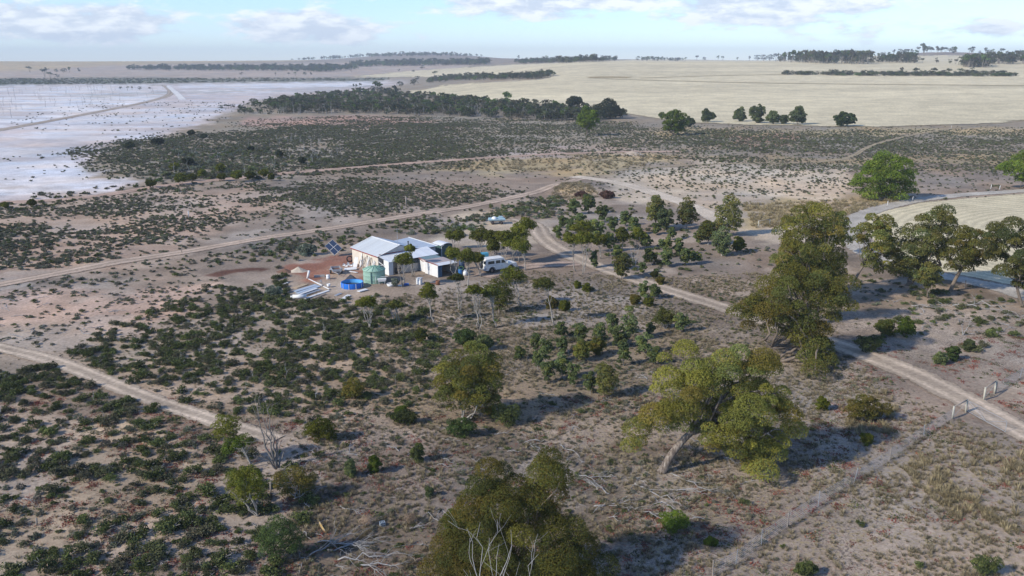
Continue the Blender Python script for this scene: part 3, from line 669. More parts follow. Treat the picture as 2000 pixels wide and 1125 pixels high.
def bush(seed, n, pal, lobes=7, flat=.62, leaf=.2, asp=.5, twig=4, loose=.3):
    """a low shrub about one metre across, made of uneven leafy lobes"""
    rg = np.random.default_rng(seed); a = Acc()
    for j in range(lobes):
        an = rg.uniform(0, 6.28); rr_ = (.30 * math.sqrt(rg.random())) if j else 0.0; r = rg.uniform(.14, .26) if j else .27; c = np.array([rr_ * math.cos(an) * 1.1, rr_ * math.sin(an), .10 + .16 * rg.random() * (1 - rr_)])
        m_ = n // lobes; p, nr = shell(m_, rg, .45, -.15); p = c + p * np.array([r, r, r * flat * 1.35]); p[:, 2] = np.maximum(p[:, 2], .01) * rg.uniform(.75, 1.25)
        v, q = leaves(p, nr, leaf, rg, asp, .45); cc = palcol(pal, len(p), rg, None, .2) * rg.uniform(.75, 1.25); a.add(v, q); a.C[-1] = np.repeat(cc, 4, 0)
    for j in range(twig):
        an = rg.uniform(0, 6.28); e = np.array([math.cos(an) * .45, math.sin(an) * .45, rg.uniform(.1, .42)]); a.tube(limb((0, 0, 0), e, .05, rg, 4), np.linspace(.018, .006, 4), 3, 1, (.8, .8, .8))
    return a, [LEAFV, DEAD]

def tuft(seed, n, pal, h=.4, spread=.34):
    rg = np.random.default_rng(seed); an = rg.uniform(0, 6.28, n); r0 = rg.random(n) * spread * .5; ln = h * rg.uniform(.5, 1.15, n); tl = rg.uniform(.15, .9, n)
    b = np.stack([np.cos(an) * r0, np.sin(an) * r0, np.zeros(n)], 1); d = np.stack([np.cos(an) * np.sin(tl), np.sin(an) * np.sin(tl), np.cos(tl)], 1)
    sd = np.stack([-np.sin(an), np.cos(an), np.zeros(n)], 1) * .022; e = b + d * ln[:, None]; V_ = np.stack([b - sd, b + sd, e + sd * .25 - np.array([0, 0, .03]), e - sd * .25], 1).reshape(-1, 3)
    a = Acc(); a.add(V_, np.arange(4 * n).reshape(n, 4)); a.C[-1] = np.repeat(palcol(pal, n, rg, None, .25), 4, 0); return a, [STRAW]

def mat_plant(seed, pal, n=46):
    rg = np.random.default_rng(seed); p = np.stack([rg.normal(0, .26, n), rg.normal(0, .26, n), rg.uniform(.01, .09, n)], 1)
    v, q = leaves(p, np.tile([[0, 0, 1.0]], (n, 1)), .14, rg, .5, .5); a = Acc(); a.add(v, q); a.C[-1] = np.repeat(palcol(pal, n, rg, None, .3), 4, 0); return a, [LEAFV]

def fartree(seed, n, pal, kind):
    """a whole tree one metre tall, for the distance"""
    rg = np.random.default_rng(seed); a = Acc()
    if kind == 'umb': puffs = [(rg.normal(0, .16), rg.normal(0, .16), .74 + rg.uniform(-.06, .12), .2) for _ in range(5)]; th = .6
    elif kind == 'round': puffs = [(rg.normal(0, .17), rg.normal(0, .17), rg.uniform(.28, .8), .22) for _ in range(9)]; th = .2
    elif kind == 'tall': puffs = [(rg.normal(0, .12), rg.normal(0, .12), rg.uniform(.5, .9), rg.uniform(.1, .18)) for _ in range(8)]; th = .5
    else: puffs = [(rg.normal(0, .22), rg.normal(0, .22), rg.uniform(.2, .62), .24) for _ in range(9)]; th = .15
    for (x, y, z, r) in puffs:
        m_ = max(5, n // len(puffs)); p, nr = shell(m_, rg, .5, -.6); p = np.array([x, y, z]) + p * np.array([r, r, r * .72]); p[:, 2] = np.maximum(p[:, 2], .03)
        v, q = leaves(p, nr, .15, rg, .6, .5); a.add(v, q); a.C[-1] = np.repeat(palcol(pal, len(p), rg, None, .18) * rg.uniform(.8, 1.2), 4, 0)
    for i in range(3):
        e = np.array(puffs[i][:3]); a.tube(limb((0, 0, -.03), e, 0, rg, 4), np.linspace(.022, .01, 4), 4, 1, (.75, .72, .7))
    return a, [LEAFV, BARKP]

def tubestick(seed):
    rg = np.random.default_rng(seed); a = Acc(); L_ = limb((0, 0, .02), (1, rg.uniform(-.2, .2), .06), .06, rg, 6); a.tube(L_, np.linspace(.022, .008, 6), 4)
    for _ in range(4):
        i = rg.integers(1, 5); e = L_[i] + np.array([rg.uniform(.1, .4), rg.uniform(-.4, .4), rg.uniform(-.02, .14)]); e[2] = max(e[2], .01); a.tube(limb(L_[i], e, .02, rg, 4), np.linspace(.014, .005, 4), 3)
    return a, [DEAD]

def deadstalk(seed):
    rg = np.random.default_rng(seed); a = Acc(); top = np.array([rg.normal(0, .1), rg.normal(0, .1), 1.0]); L_ = limb((0, 0, 0), top, 0, rg, 6); a.tube(L_, np.linspace(.025, .008, 6), 4)
    for _ in range(6):
        i = rg.integers(2, 6); e = L_[i] + np.array([rg.normal(0, .16), rg.normal(0, .16), rg.uniform(.05, .3)]); a.tube(limb(L_[i], e, .02, rg, 4), np.linspace(.012, .004, 4), 3)
    return a, [DEAD]

SAMPH = protos('samphire', [bush(100 + i, 460, 'samph', 7 + i % 5, .85, .105) for i in range(8)])
SAMPHL = protos('samphire_low', [bush(140 + i, 84, 'samph', 6, .6, .24, twig=0) for i in range(5)])
GREYB = protos('grey_scrub', [bush(160 + i, 110, ('grey', 'grey', 'samph')[i % 3], 6, .5, .2, .4, twig=3) for i in range(6)])
GREYL = protos('grey_scrub_low', [bush(180 + i, 46, ('grey', 'ygreen', 'grey', 'samph', 'grey', 'grey')[i % 6], 5, .55, .3, .5, twig=0) for i in range(6)])
YGRB = protos('yellow_scrub', [bush(200 + i, 160, ('ygreen', 'ygreen', 'green', 'silver')[i % 4], 6, .9, .17, twig=2) for i in range(8)])
TUFT = protos('grass_tuft', [tuft(220 + i, 34, 'straw', .34 + .1 * (i % 3)) for i in range(6)])
TUFTY = protos('yellow_tuft', [tuft(230 + i, 40, 'yellow', .42 + .1 * (i % 3)) for i in range(6)])
MATP = protos('creeping_plant', [mat_plant(240 + i, ('red', 'red', 'samph')[i % 3]) for i in range(6)])
FART = protos('wood_tree', [fartree(260 + i, 120, ('far', 'far', 'green')[i % 3], ('round', 'tall', 'umb', 'bushy')[i % 4]) for i in range(8)])
FARB = protos('belt_tree', [fartree(360 + i, 130, ('far', 'far', 'green')[i % 3], ('round', 'bushy')[i % 2]) for i in range(6)])
STICK = protos('stick', [tubestick(280 + i) for i in range(6)])
STALK = protos('stalk', [deadstalk(290 + i) for i in range(5)])

# where each sort grows: outline in the photo, kind, plants per square metre, size range, clumping
YARD = [(600, 505), (690, 485), (740, 455), (880, 465), (1000, 500), (930, 538), (890, 558), (770, 566), (700, 582), (570, 590), (560, 560)]
DENS = [
    ([(470, 236), (700, 226), (900, 230), (1250, 240), (1240, 252), (900, 250), (470, 252)], 'g', .45, (.6, 1.5), .6),
    ([(1640, 530), (1900, 560), (2300, 620), (2300, 660), (1700, 650)], 'g', .5, (.4, 1.1), .5),
    ([(-700, 740), (0, 712), (160, 740), (300, 800), (440, 850), (520, 1000), (480, 1300), (-700, 1400)], 'g', .75, (.25, 1.1), .35),
    ([(110, 700), (200, 665), (330, 610), (430, 565), (560, 560), (640, 590), (780, 600), (870, 650), (820, 760), (700, 800), (600, 830), (460, 830), (300, 775)], 'g', .75, (.25, 1.1), .3),
    ([(560, 860), (800, 640), (740, 590), (900, 565), (1050, 530), (1300, 550), (1640, 540), (1640, 740), (1500, 900), (1250, 1200), (480, 1300)], 'g', 1.3, (.2, .75), .5),
    ([(1500, 700), (2300, 640), (2300, 1300), (1200, 1300)], 'g', .35, (.15, .5), .6),
    ([(880, 240), (3000, 250), (3000, 380), (1650, 390), (1200, 345), (700, 345)], 'g', .12, (.5, 1.2), .3),
    ([(-700, 740), (0, 712), (160, 740), (300, 800), (440, 850), (520, 1000), (480, 1300), (-700, 1400)], 's', 1.35, (.35, 1.8), .35),
    ([(110, 700), (200, 665), (330, 610), (430, 565), (560, 560), (640, 590), (780, 600), (870, 650), (820, 760), (700, 800), (600, 830), (460, 830), (300, 775)], 's', 1.4, (.35, 1.7), .3),
    ([(-700, 560), (0, 575), (280, 555), (430, 545), (350, 610), (230, 650), (90, 690), (-700, 720)], 'g', .75, (.25, 1.0), .7),
    ([(-700, 610), (0, 565), (250, 523), (520, 478), (600, 478), (420, 520), (300, 545), (100, 580), (-700, 640)], 'g', 1.2, (.6, 1.2), .35),
    ([(-700, 430), (0, 408), (150, 398), (420, 362), (700, 345), (1000, 370), (1050, 378), (850, 408), (540, 455), (250, 503), (0, 548), (-700, 600)], 'g', 1.2, (.5, 1.2), .9),
    ([(-700, 470), (0, 445), (120, 450), (90, 500), (250, 480), (220, 505), (0, 545), (-700, 590)], 'g', .6, (.8, 1.5), .5),
    ([(180, 400), (330, 400), (470, 420), (400, 470), (230, 475)], 'g', 1.6, (.5, 1.1), .4),
    ([(640, 350), (980, 370), (1030, 380), (830, 408), (700, 420), (600, 410), (560, 380)], 'g', 1.3, (.6, 1.3), .5),
    ([(140, 290), (350, 262), (620, 245), (900, 240), (1000, 300), (900, 325), (700, 335), (450, 350), (330, 350), (280, 345), (170, 320)], 'g', 1.5, (.5, 1.6), .5),
    ([(330, 300), (560, 290), (700, 320), (560, 345), (300, 358)], 'y', .12, (1.4, 2.8), .4),
    ([(900, 240), (1280, 250), (1500, 255), (3000, 255), (3000, 350), (1700, 335), (1500, 322), (1000, 300)], 'g', .75, (.5, 1.4), .55),
    ([(1240, 268), (1560, 262), (2000, 275), (1900, 300), (1500, 300)], 'g', .30, (.9, 1.8), .5),
    ([(1080, 350), (1400, 310), (1650, 325), (1670, 385), (1450, 395), (1400, 430), (1250, 395)], 'g', .30, (.4, 1.3), .5),
    ([(820, 455), (900, 425), (1000, 402), (1080, 382), (1130, 398), (1060, 432), (950, 430), (880, 462)], 'y', .9, (.7, 1.8), .2),
    ([(400, 520), (540, 470), (700, 447), (860, 422), (880, 440), (800, 462), (700, 478), (590, 508)], 'y', .7, (.6, 1.5), .2),
    ([(400, 520), (540, 470), (700, 447), (860, 422), (880, 440), (800, 462), (700, 478), (590, 508)], 's', .22, (.7, 1.5), .4),
    ([(1050, 400), (1180, 395), (1400, 420), (1420, 540), (1250, 530), (1100, 490)], 's', .10, (.7, 1.6), .4),
    ([(1050, 400), (1180, 395), (1400, 420), (1420, 540), (1250, 530), (1100, 490)], 'y', .09, (.7, 1.4), .4),
    ([(520, 590), (900, 590), (1100, 560), (1300, 590), (1420, 640), (1300, 760), (1180, 900), (900, 880), (700, 880), (560, 860)], 's', .085, (.4, 1.4), .6),
    ([(860, 600), (1280, 560), (1500, 600), (1420, 700), (1000, 700)], 'y', .05, (.5, 1.1), .4),
    ([(1150, 540), (1500, 480), (1560, 560), (1440, 600)], 'y', .10, (.4, 1.0), .4),
    ([(1150, 540), (1500, 480), (1560, 560), (1440, 600)], 'g', .30, (.5, 1.2), .4),
    ([(1640, 530), (1900, 560), (2300, 620), (2300, 700), (1700, 680)], 's', .22, (.6, 1.9), .6),
    ([(500, 880), (850, 880), (880, 1100), (800, 1300), (480, 1300)], 's', .07, (.6, 1.5), .6),
    ([(1180, 880), (1500, 940), (2300, 860), (2300, 1400), (1150, 1400)], 's', .018, (.5, 1.3), .6),
    ([(540, 520), (600, 530), (570, 560), (690, 590), (640, 610), (500, 560)], 's', .5, (.8, 1.6), .3),
    ([(1500, 640), (2300, 600), (2300, 900), (1600, 860)], 'y', .012, (.5, 1.3), .6),
    ([(-700, 300), (0, 300), (200, 290), (160, 340), (250, 350), (0, 390), (-700, 400)], 'g', .012, (.8, 1.8), 1.0),
    ([(60, 380), (300, 352), (520, 340), (500, 352), (250, 385), (0, 410)], 'g', .25, (.9, 1.8), .4),
    ([(150, 200), (420, 196), (500, 205), (420, 240), (300, 275), (180, 280), (0, 240)], 'g', .02, (.8, 1.7), 1.0),
    ([(-500, 400), (0, 396), (140, 392), (110, 408), (0, 412), (-500, 420)], 's', .5, (1.0, 2.0), .3),
]
def scatter_plants():
    rg = np.random.default_rng(11); out = {'s': [], 'g': [], 'y': []}
    for zi, (poly, kind, dn, (s0, s1), cl) in enumerate(DENS):
        P_ = np.array([G(max(-700, min(2700, p[0])), p[1])[:2] for p in poly])
        x0, y0 = P_.min(0); x1, y1 = P_.max(0); n = int((x1 - x0) * (y1 - y0) * dn * 1.5)
        x = rg.uniform(x0, x1, n); y = rg.uniform(y0, y1, n)
        w1 = (fbm(x / 6, y / 6, 41) - .5) * 9; w2 = (fbm(x / 6 + 5, y / 6, 42) - .5) * 9
        sd_ = sdist(x + w1, y + w2, P_); fade_ = .06 * min(x1 - x0, y1 - y0) + 1.5; ok = rg.random(n) < sstep(-fade_, fade_, sd_)
        wide_ = 22 if cl > .8 and poly[1][1] < 300 else 7; nz = fbm(x / wide_ + zi, y / 7, 43, 3); ok &= rg.random(n) < np.where(cl > 0, (1 - cl) / 1.5 + cl * sstep(.42, .58, nz), .67); ok &= rg.random(n) < .35 + .9 * sstep(.36, .6, fbm(x / 24 + 3 * zi, y / 24, 45, 3))
        if poly[0] == (180, 400):      # old plough rows: plants stand in lines
            ra, rb = np.array(G(330, 412)[:2]), np.array(G(392, 470)[:2]); rd = (rb - ra) / np.linalg.norm(rb - ra); ok &= np.sin((x * -rd[1] + y * rd[0]) * 2 * math.pi / 3.2) > -.1
        z = hgt(x, y); px_, py_ = proj(x, y, z)
        ok &= sdist(px_, py_, YARD) < 0
        ok &= (px_ > -260) & (px_ < 2260) & (py_ < 1330)
        for nm, (L_, w_) in TRACKS.items():
            lo = L_.min(0) - w_; hi = L_.max(0) + w_; q = ok & (x > lo[0]) & (x < hi[0]) & (y > lo[1]) & (y < hi[1])
            if q.any(): ok[q] &= linedist(x[q], y[q], L_[::3]) > w_ * .5
        for cp in (crd,):
            ok &= sdist(x, y, cp) < -.5
        s = rg.uniform(s0, s1, n) * rg.uniform(.8, 1.15, n)
        out[kind].append(np.stack([x, y, z - .02, s, px_, py_], 1)[ok])
    return {k: np.concatenate(v) for k, v in out.items()}
PL = scatter_plants()
IND = {'s': (SAMPH, SAMPHL, 'saltbush', 'saltbush'), 'g': (GREYB, GREYL, 'grey_shrub', 'shrub'), 'y': (YGRB, YGRB, 'green_shrub', 'shrub')}
def where(k, px_, py_, sz):
    big = 'large' if sz > 1.55 else 'small' if sz < 1.0 else 'medium'
    if k == 's':
        if py_ > 1000 and px_ < 560: a = 'on pale sand along the bottom left edge'
        elif py_ > 880 and px_ < 200: a = 'on pale sand at the far left, below the bare patch'
        elif py_ > 880 and px_ < 560: a = 'on pale sand left of the round broom tree'
        elif py_ > 730 and px_ < 230: a = 'left of the narrow sandy track'
        elif py_ > 730 and px_ < 560: a = 'beside the lower end of the narrow sandy track'
        elif px_ < 560 and py_ > 640: a = 'just above the narrow sandy track'
        elif px_ < 620: a = 'at the edge of the bare pink flat'
        elif px_ < 900 and py_ > 700: a = 'left of the lone olive gum'
        elif px_ < 900: a = 'in the thick scrub before the blue pool'
        elif px_ > 1500: a = 'on the open ground under the right gums'
        elif px_ > 1150: a = 'near the leaning gum'
        else: a = 'in the litter below the plantation'
        return big + ' dark green saltbush ' + a, 'saltbush ' + a
    if k == 'g':
        a = 'at the bottom left among saltbush' if px_ < 560 and py_ > 880 else 'along the narrow sandy track' if px_ < 560 and py_ > 690 else 'on the bare pink flat' if px_ < 430 and py_ > 540 else 'in the scrub before the pool' if px_ < 900 and py_ > 540 else 'in the litter near the leaning gum' if py_ > 700 else 'in the plantation grass' if py_ > 480 else 'in the scrub beyond the house'
        return big + ' grey-green low shrub ' + a, 'grey shrubs ' + a
    a = 'right behind the house' if px_ < 1000 and py_ < 520 and px_ > 700 else 'in the band left of the solar panel' if px_ <= 700 and py_ < 540 else 'at the back of the plantation' if py_ < 540 else 'in the front plantation grass' if px_ < 1500 else 'on the open ground by the gate'
    return big + ' yellow-green shrub ' + a, 'green shrubs ' + a
for k, (near, low, nm, cat) in IND.items():
    A = PL[k]; dist = np.hypot(A[:, 0], A[:, 1]); inv = (A[:, 4] > 5) & (A[:, 4] < 1995) & (A[:, 5] > 130) & (A[:, 5] < 1120)
    order = np.argsort(-(A[:, 3] / dist) * inv); top = order[:300]; rest = order[300:]
    src = [o for o in near.objects]; rg = np.random.default_rng(5)
    for i in top:
        x, y, z, s, px_, py_ = A[i]; o = src[rg.integers(0, len(src))].copy(); o.name = nm; COL.objects.link(o)
        o.location = (x, y, z); o.rotation_euler = (0, 0, rg.uniform(0, 6.28)); o.scale = (s, s * rg.uniform(.8, 1.1), s * rg.uniform(.75, 1.05))
        lb, gp = where(k, px_, py_, s); tag(o, lb, cat, gp)
    P_ = A[rest]; dd = dist[rest]
    for part, cl, sel in (('near', near, dd < 130), ('far', low, dd >= 130)):
        Z = P_[sel]
        if not len(Z): continue
        s = Z[:, 3]; S_ = np.stack([s, s, s * rg.uniform(.7, 1.05, len(s))], 1)
        lab = {'s': 'dense low saltbush scrub', 'g': 'grey-green scrub over the flats', 'y': 'yellow-green scrub'}[k]
        scatter(nm + '_scrub', lab + (' close by' if part == 'near' else ' reaching into the distance'), 'scrub', cl, Z[:, :3], S_, rg.integers(0, len(cl.objects), len(s)))

def fill(name, label, cat, coll, poly, dn, s0, s1, cl=.5, seed=3, flatz=1.0, zo=0.0):
    rg = np.random.default_rng(seed); P_ = np.array([G(*p)[:2] for p in poly]); x0, y0 = P_.min(0); x1, y1 = P_.max(0); n = int((x1 - x0) * (y1 - y0) * dn)
    x = rg.uniform(x0, x1, n); y = rg.uniform(y0, y1, n); ok = sdist(x, y, P_) > 0; nz = fbm(x / 5 + seed, y / 5, 70 + seed, 4)
    ok &= rg.random(n) < (1 - cl) + cl * sstep(.45, .6, nz) * 1.3
    for nm, (L_, w_) in TRACKS.items():
        ok &= linedist(x, y, L_[::3]) > w_ * .42
    x, y = x[ok], y[ok]; s = rg.uniform(s0, s1, len(x)); return scatter(name, label, cat, coll, np.stack([x, y, hgt(x, y) + zo], 1), np.stack([s, s, s * flatz], 1), rg.integers(0, len(coll.objects), len(x)))
fill('dry_grass', 'dry straw grass through the middle foreground', 'grass', TUFT, [(560, 860), (740, 700), (720, 590), (890, 562), (1040, 528), (1300, 545), (1640, 520), (1650, 700), (1880, 830), (2150, 900), (2200, 1300), (560, 1250)], 8.5, .2, .75, .7, 3)
fill('dry_grass', 'tall yellow tussock grass at the lower right', 'grass', TUFTY, [(1760, 920), (1850, 860), (1960, 870), (2150, 930), (2200, 1120), (1960, 1050), (1850, 1000)], 6.0, .5, 1.1, .9, 4)
fill('dry_grass', 'thin straw grass among the left saltbush', 'grass', TUFT, [(-250, 900), (0, 712), (300, 640), (600, 570), (860, 620), (760, 700), (560, 860), (500, 1250), (-300, 1250)], 1.6, .2, .6, .6, 15)
fill('dry_grass', 'dry grass on the straw mound', 'grass', TUFT, [(1075, 385), (1090, 358), (1150, 360), (1175, 385), (1120, 392)], 2.5, .8, 1.5, .4, 16)
fill('dry_grass', 'yellow grass in the middle distance', 'grass', TUFT, [(820, 330), (960, 312), (1260, 300), (1330, 310), (1200, 335), (1000, 337)], .25, 1.2, 2.2, .6, 17)
fill('dry_grass', 'yellow grass round the bare patch inside the fence', 'grass', TUFTY, [(1640, 790), (1720, 760), (1760, 800), (1740, 850), (1660, 850)], 5.0, .5, 1.0, .6, 18)
fill('dry_grass', 'tan grass along the far verge', 'grass', TUFTY, [(1450, 400), (1640, 390), (1790, 385), (1700, 420), (1600, 425), (1540, 445), (1470, 445)], 1.6, .7, 1.6, .5, 6)
fill('creeping_plants', 'red creeping plants between the bushes', 'ground cover', MATP, [(-200, 800), (200, 760), (560, 800), (900, 800), (1300, 760), (1560, 860), (1700, 680), (2100, 640), (2200, 1250), (-250, 1250)], 1.6, .3, 1.2, .85, 5)
fill('sticks', 'grey fallen sticks among the litter', 'sticks', STICK, [(380, 900), (800, 860), (1200, 720), (1500, 740), (1500, 960), (1300, 1050), (1100, 1000), (860, 1150), (450, 1200)], .35, .5, 1.6, .6, 7)
fill('sticks', 'weathered sticks on the bare pink flat', 'sticks', STICK, [(-150, 590), (0, 585), (280, 560), (430, 545), (350, 610), (230, 650), (90, 690), (-150, 700)], .12, .8, 2.4, .5, 8)
fill('sticks', 'pale sticks under the gums on the right', 'sticks', STICK, [(1640, 540), (1900, 580), (2050, 620), (2050, 660), (1700, 640)], .3, .6, 2.2, .6, 9)
fill('dead_stalks', 'dead grey saplings standing in the salt', 'dead trees', STALK, [(-150, 175), (0, 172), (320, 170), (310, 190), (180, 212), (0, 240), (-150, 260)], .0016, 3, 7, .5, 10)
fill('dead_stalks', 'grey dead stems in the scrub', 'dead trees', STALK, [(300, 300), (600, 270), (700, 300), (560, 340), (330, 345)], .02, 1.5, 3.2, .5, 12)
fill('dead_stalks', 'thin grey dead stems in the near saltbush', 'dead trees', STALK, [(-100, 740), (560, 600), (800, 620), (800, 780), (500, 850), (-150, 960)], .03, .5, 1.3, .2, 13)
fill('dead_stalks', 'grey dead stems along the wood edge', 'dead trees', STALK, [(520, 228), (700, 222), (900, 228), (1160, 238), (1100, 232), (900, 222), (560, 220)], .02, 3, 6, .2, 14)

# ------------------------------------------------------------------ large gums
tree('gum_tree', 'large leaning gum with pale split trunk in the right foreground', (1292, 922), [(1283, 690), (1330, 668), (1390, 705), (1440, 675), (1500, 680), (1522, 720), (1552, 770), (1545, 850), (1515, 905), (1490, 948), (1450, 938), (1420, 895), (1375, 895), (1352, 862), (1350, 838), (1320, 852), (1285, 835), (1262, 875), (1215, 880), (1203, 840), (1240, 810), (1265, 790), (1268, 750), (1300, 740)], 'yolive', puff=.105, fill=.30, trunk_px=[(1292, 922, 0), (1312, 885, 0), (1340, 852, .2), (1368, 832, .4), (1385, 805, .8)], r0=.27, bark=SPLIT, bare=.35, limbs=26, depth=.9, dens=.95)
tree('gum_tree', 'dense round-topped gum at the bottom centre of the picture', (1010, 1165), [(895, 965), (960, 898), (1025, 930), (1045, 892), (1080, 878), (1117, 905), (1112, 960), (1085, 985), (1125, 1035), (1185, 1095), (1195, 1190), (825, 1190), (838, 1090), (885, 1040), (868, 1000)], 'olive', puff=.115, fill=.44, depth=.7, dens=1.05, bare=.15, zmin=.2)
tree('gum_tree', 'olive rounded gum standing alone left of centre', (903, 824), [(845, 725), (868, 690), (920, 670), (970, 688), (988, 725), (975, 785), (950, 812), (880, 808), (848, 775)], 'olive', puff=.14, fill=.5, trunk='multi', bark=BARKP, r0=.12, dens=1.05)
tree('gum_tree', 'broad gum overhanging the sandy track on the right', (1515, 705), [(1440, 600), (1478, 560), (1525, 515), (1600, 530), (1668, 560), (1662, 605), (1628, 645), (1632, 722), (1590, 738), (1568, 690), (1540, 662), (1490, 655), (1440, 642), (1418, 618)], 'olive', puff=.12, fill=.42, trunk='multi', r0=.28, bare=.3, limbs=24, dens=1.0)
tree('gum_tree', 'tall gum with a domed crown behind the overhanging one', (1580, 598), [(1508, 490), (1530, 430), (1570, 398), (1612, 402), (1640, 432), (1655, 482), (1650, 545), (1590, 550), (1530, 555), (1500, 515)], 'olive', puff=.13, fill=.42, r0=.26, bare=.3, limbs=18)
tree('gum_tree', 'browner gum with bare grey twigs between two dense gums', (1560, 640), [(1505, 540), (1530, 500), (1580, 488), (1640, 500), (1650, 545), (1600, 565), (1530, 570)], 'umbd', puff=.13, fill=.28, r0=.2, bare=.9, limbs=22, dens=.7)
tree('gum_tree', 'slim small gum at the right shoulder of the domed gum', (1648, 500), ell(1640, 438, 46, 44), 'olive', puff=.17, fill=.4, r0=.1)
tree('gum_tree', 'gum with a dark leaning trunk beside the gravel road', (1664, 558), [(1662, 455), (1690, 424), (1738, 424), (1760, 468), (1748, 520), (1715, 545), (1692, 520), (1680, 490)], 'olive', puff=.14, fill=.34, trunk_px=[(1664, 558, 0), (1678, 530, 0), (1692, 512, 0), (1702, 495, 0)], r0=.17, limbs=16)
tree('gum_tree', 'tallest spreading gum in front of the curved stubble', (1770, 558), [(1762, 450), (1800, 416), (1850, 404), (1884, 430), (1870, 470), (1832, 520), (1785, 545), (1745, 545), (1728, 510), (1750, 480)], 'upr', puff=.13, fill=.40, trunk='multi', r0=.24, limbs=22)
tree('gum_tree', 'gum with forked dark trunk right of the tallest one', (1856, 568), [(1850, 470), (1885, 440), (1930, 452), (1955, 480), (1935, 515), (1895, 530), (1855, 530), (1832, 505)], 'olive', puff=.14, fill=.36, trunk_px=[(1856, 568, 0), (1868, 540, 0), (1882, 520, 0), (1900, 505, 0)], r0=.22, limbs=18)
tree('gum_tree', 'open spreading gum cut by the right edge of the picture', (1998, 600), [(1905, 460), (1950, 424), (2010, 438), (2070, 470), (2070, 570), (2010, 585), (1965, 560), (1945, 520), (1910, 490)], 'upr', puff=.12, fill=.26, trunk_px=[(1998, 600, 0), (1988, 570, 0), (1982, 540, 0), (1990, 510, 0)], r0=.16, limbs=22)
tree('gum_tree', 'short leafy gum under the tallest spreading gum', (1812, 582), ell(1814, 540, 54, 54), 'upr', puff=.16, fill=.45, r0=.08)
tree('wattle_tree', 'bright green dome-shaped wattle beside the gravel road', (1732, 390), [(1667, 338), (1690, 310), (1730, 297), (1775, 313), (1794, 345), (1788, 378), (1760, 392), (1690, 388), (1665, 376)], 'bright', puff=.12, fill=.5, trunk='multi', r0=.16, zmin=.05)
tree('wattle_tree', 'bright green wattle cut by the right edge', (1994, 368), [(1942, 333), (1980, 300), (2020, 284), (2065, 308), (2065, 360), (2000, 364), (1950, 338)], 'bright', puff=.13, fill=.45, trunk='multi', r0=.15)
tree('wattle_tree', 'round yellow-green wattle on the grassy verge below the stubble', (1318, 264), [(1291, 240), (1300, 222), (1320, 213), (1343, 228), (1346, 246), (1330, 261), (1300, 261)], 'bright', puff=.15, fill=.5, trunk='multi')
tree('wattle_tree', 'yellow-green wattle on a visible trunk at the wood edge', (1146, 265), [(1124, 230), (1145, 208), (1168, 220), (1171, 238), (1155, 254), (1130, 250)], 'bright', puff=.15, fill=.42)
tree('gum_tree', 'wide dark gum at the right end of the wood', (1192, 232), [(1160, 212), (1185, 189), (1200, 195), (1205, 208), (1226, 215), (1222, 231), (1165, 231)], 'far', puff=.15, fill=.45)
tree('gum_tree', 'umbrella-topped gum rising above the wood', (1117, 224), [(1103, 202), (1115, 187), (1137, 192), (1139, 204), (1112, 208)], 'far', puff=.18, fill=.45)
for (bx_, by_, w_, h_, lb) in ((1382, 239, 27, 23, 'small grey-green tree at the stubble edge, first of the row'), (1445, 238, 25, 25, 'small rounded tree at the stubble edge, second of the row'), (1480, 241, 32, 36, 'tallest pointed tree of the row at the stubble edge'),
                               (1510, 243, 26, 25, 'low grey-green tree right of the tallest at the stubble edge'), (1530, 243, 18, 18, 'very small tree between two larger ones at the stubble edge'), (1558, 244, 34, 33, 'broad tree with lobed top at the stubble edge'), (1650, 247, 43, 26, 'wide dark bushy tree alone on the stubble edge'), (1348, 248, 18, 18, 'small grey bush tree beside the round wattle'), (1292, 231, 10, 11, 'tiny shrub tree against the stubble')):
    tree('edge_tree', lb, (bx_, by_), ell(bx_, by_ - h_ * .55, w_, h_), 'teal' if by_ != 247 else 'green', puff=.15, fill=.5, trunk='multi', zmin=.0, lob=.15, group='trees along the stubble edge')

# upright young gums near the rail gate
for (bx_, by_, cx, cy, w_, h_, pal, lb) in ((1280, 447, 1281, 410, 38, 52, 'upr', 'upright young gum, leftmost of the row near the rail gate'), (1301, 452, 1300, 428, 34, 42, 'teal', 'shorter grey-green gum touching the leftmost upright one'), (1342, 448, 1343, 417, 38, 54, 'upr', 'upright oval gum in the middle of the row near the rail gate'),
        (1424, 462, 1424, 422, 52, 70, 'upr', 'tallest upright gum beside the sandy wash'), (1410, 500, 1410, 470, 40, 54, 'teal', 'grey-green bushy gum in front of the tallest upright one'), (1384, 478, 1384, 452, 44, 44, 'olive', 'brownish gum left of the tallest upright one'), (1444, 492, 1444, 477, 26, 28, 'umb', 'small round shrub tree at the right of the plantation'),
        (1213, 546, 1216, 517, 38, 46, 'upr', 'leafy young gum beside the sandy track')):
    tree('young_gum', lb, (bx_, by_), ell(cx, cy, w_, h_), pal, puff=.16, fill=.5, bark=BARKP, zmin=.1, lob=.12)

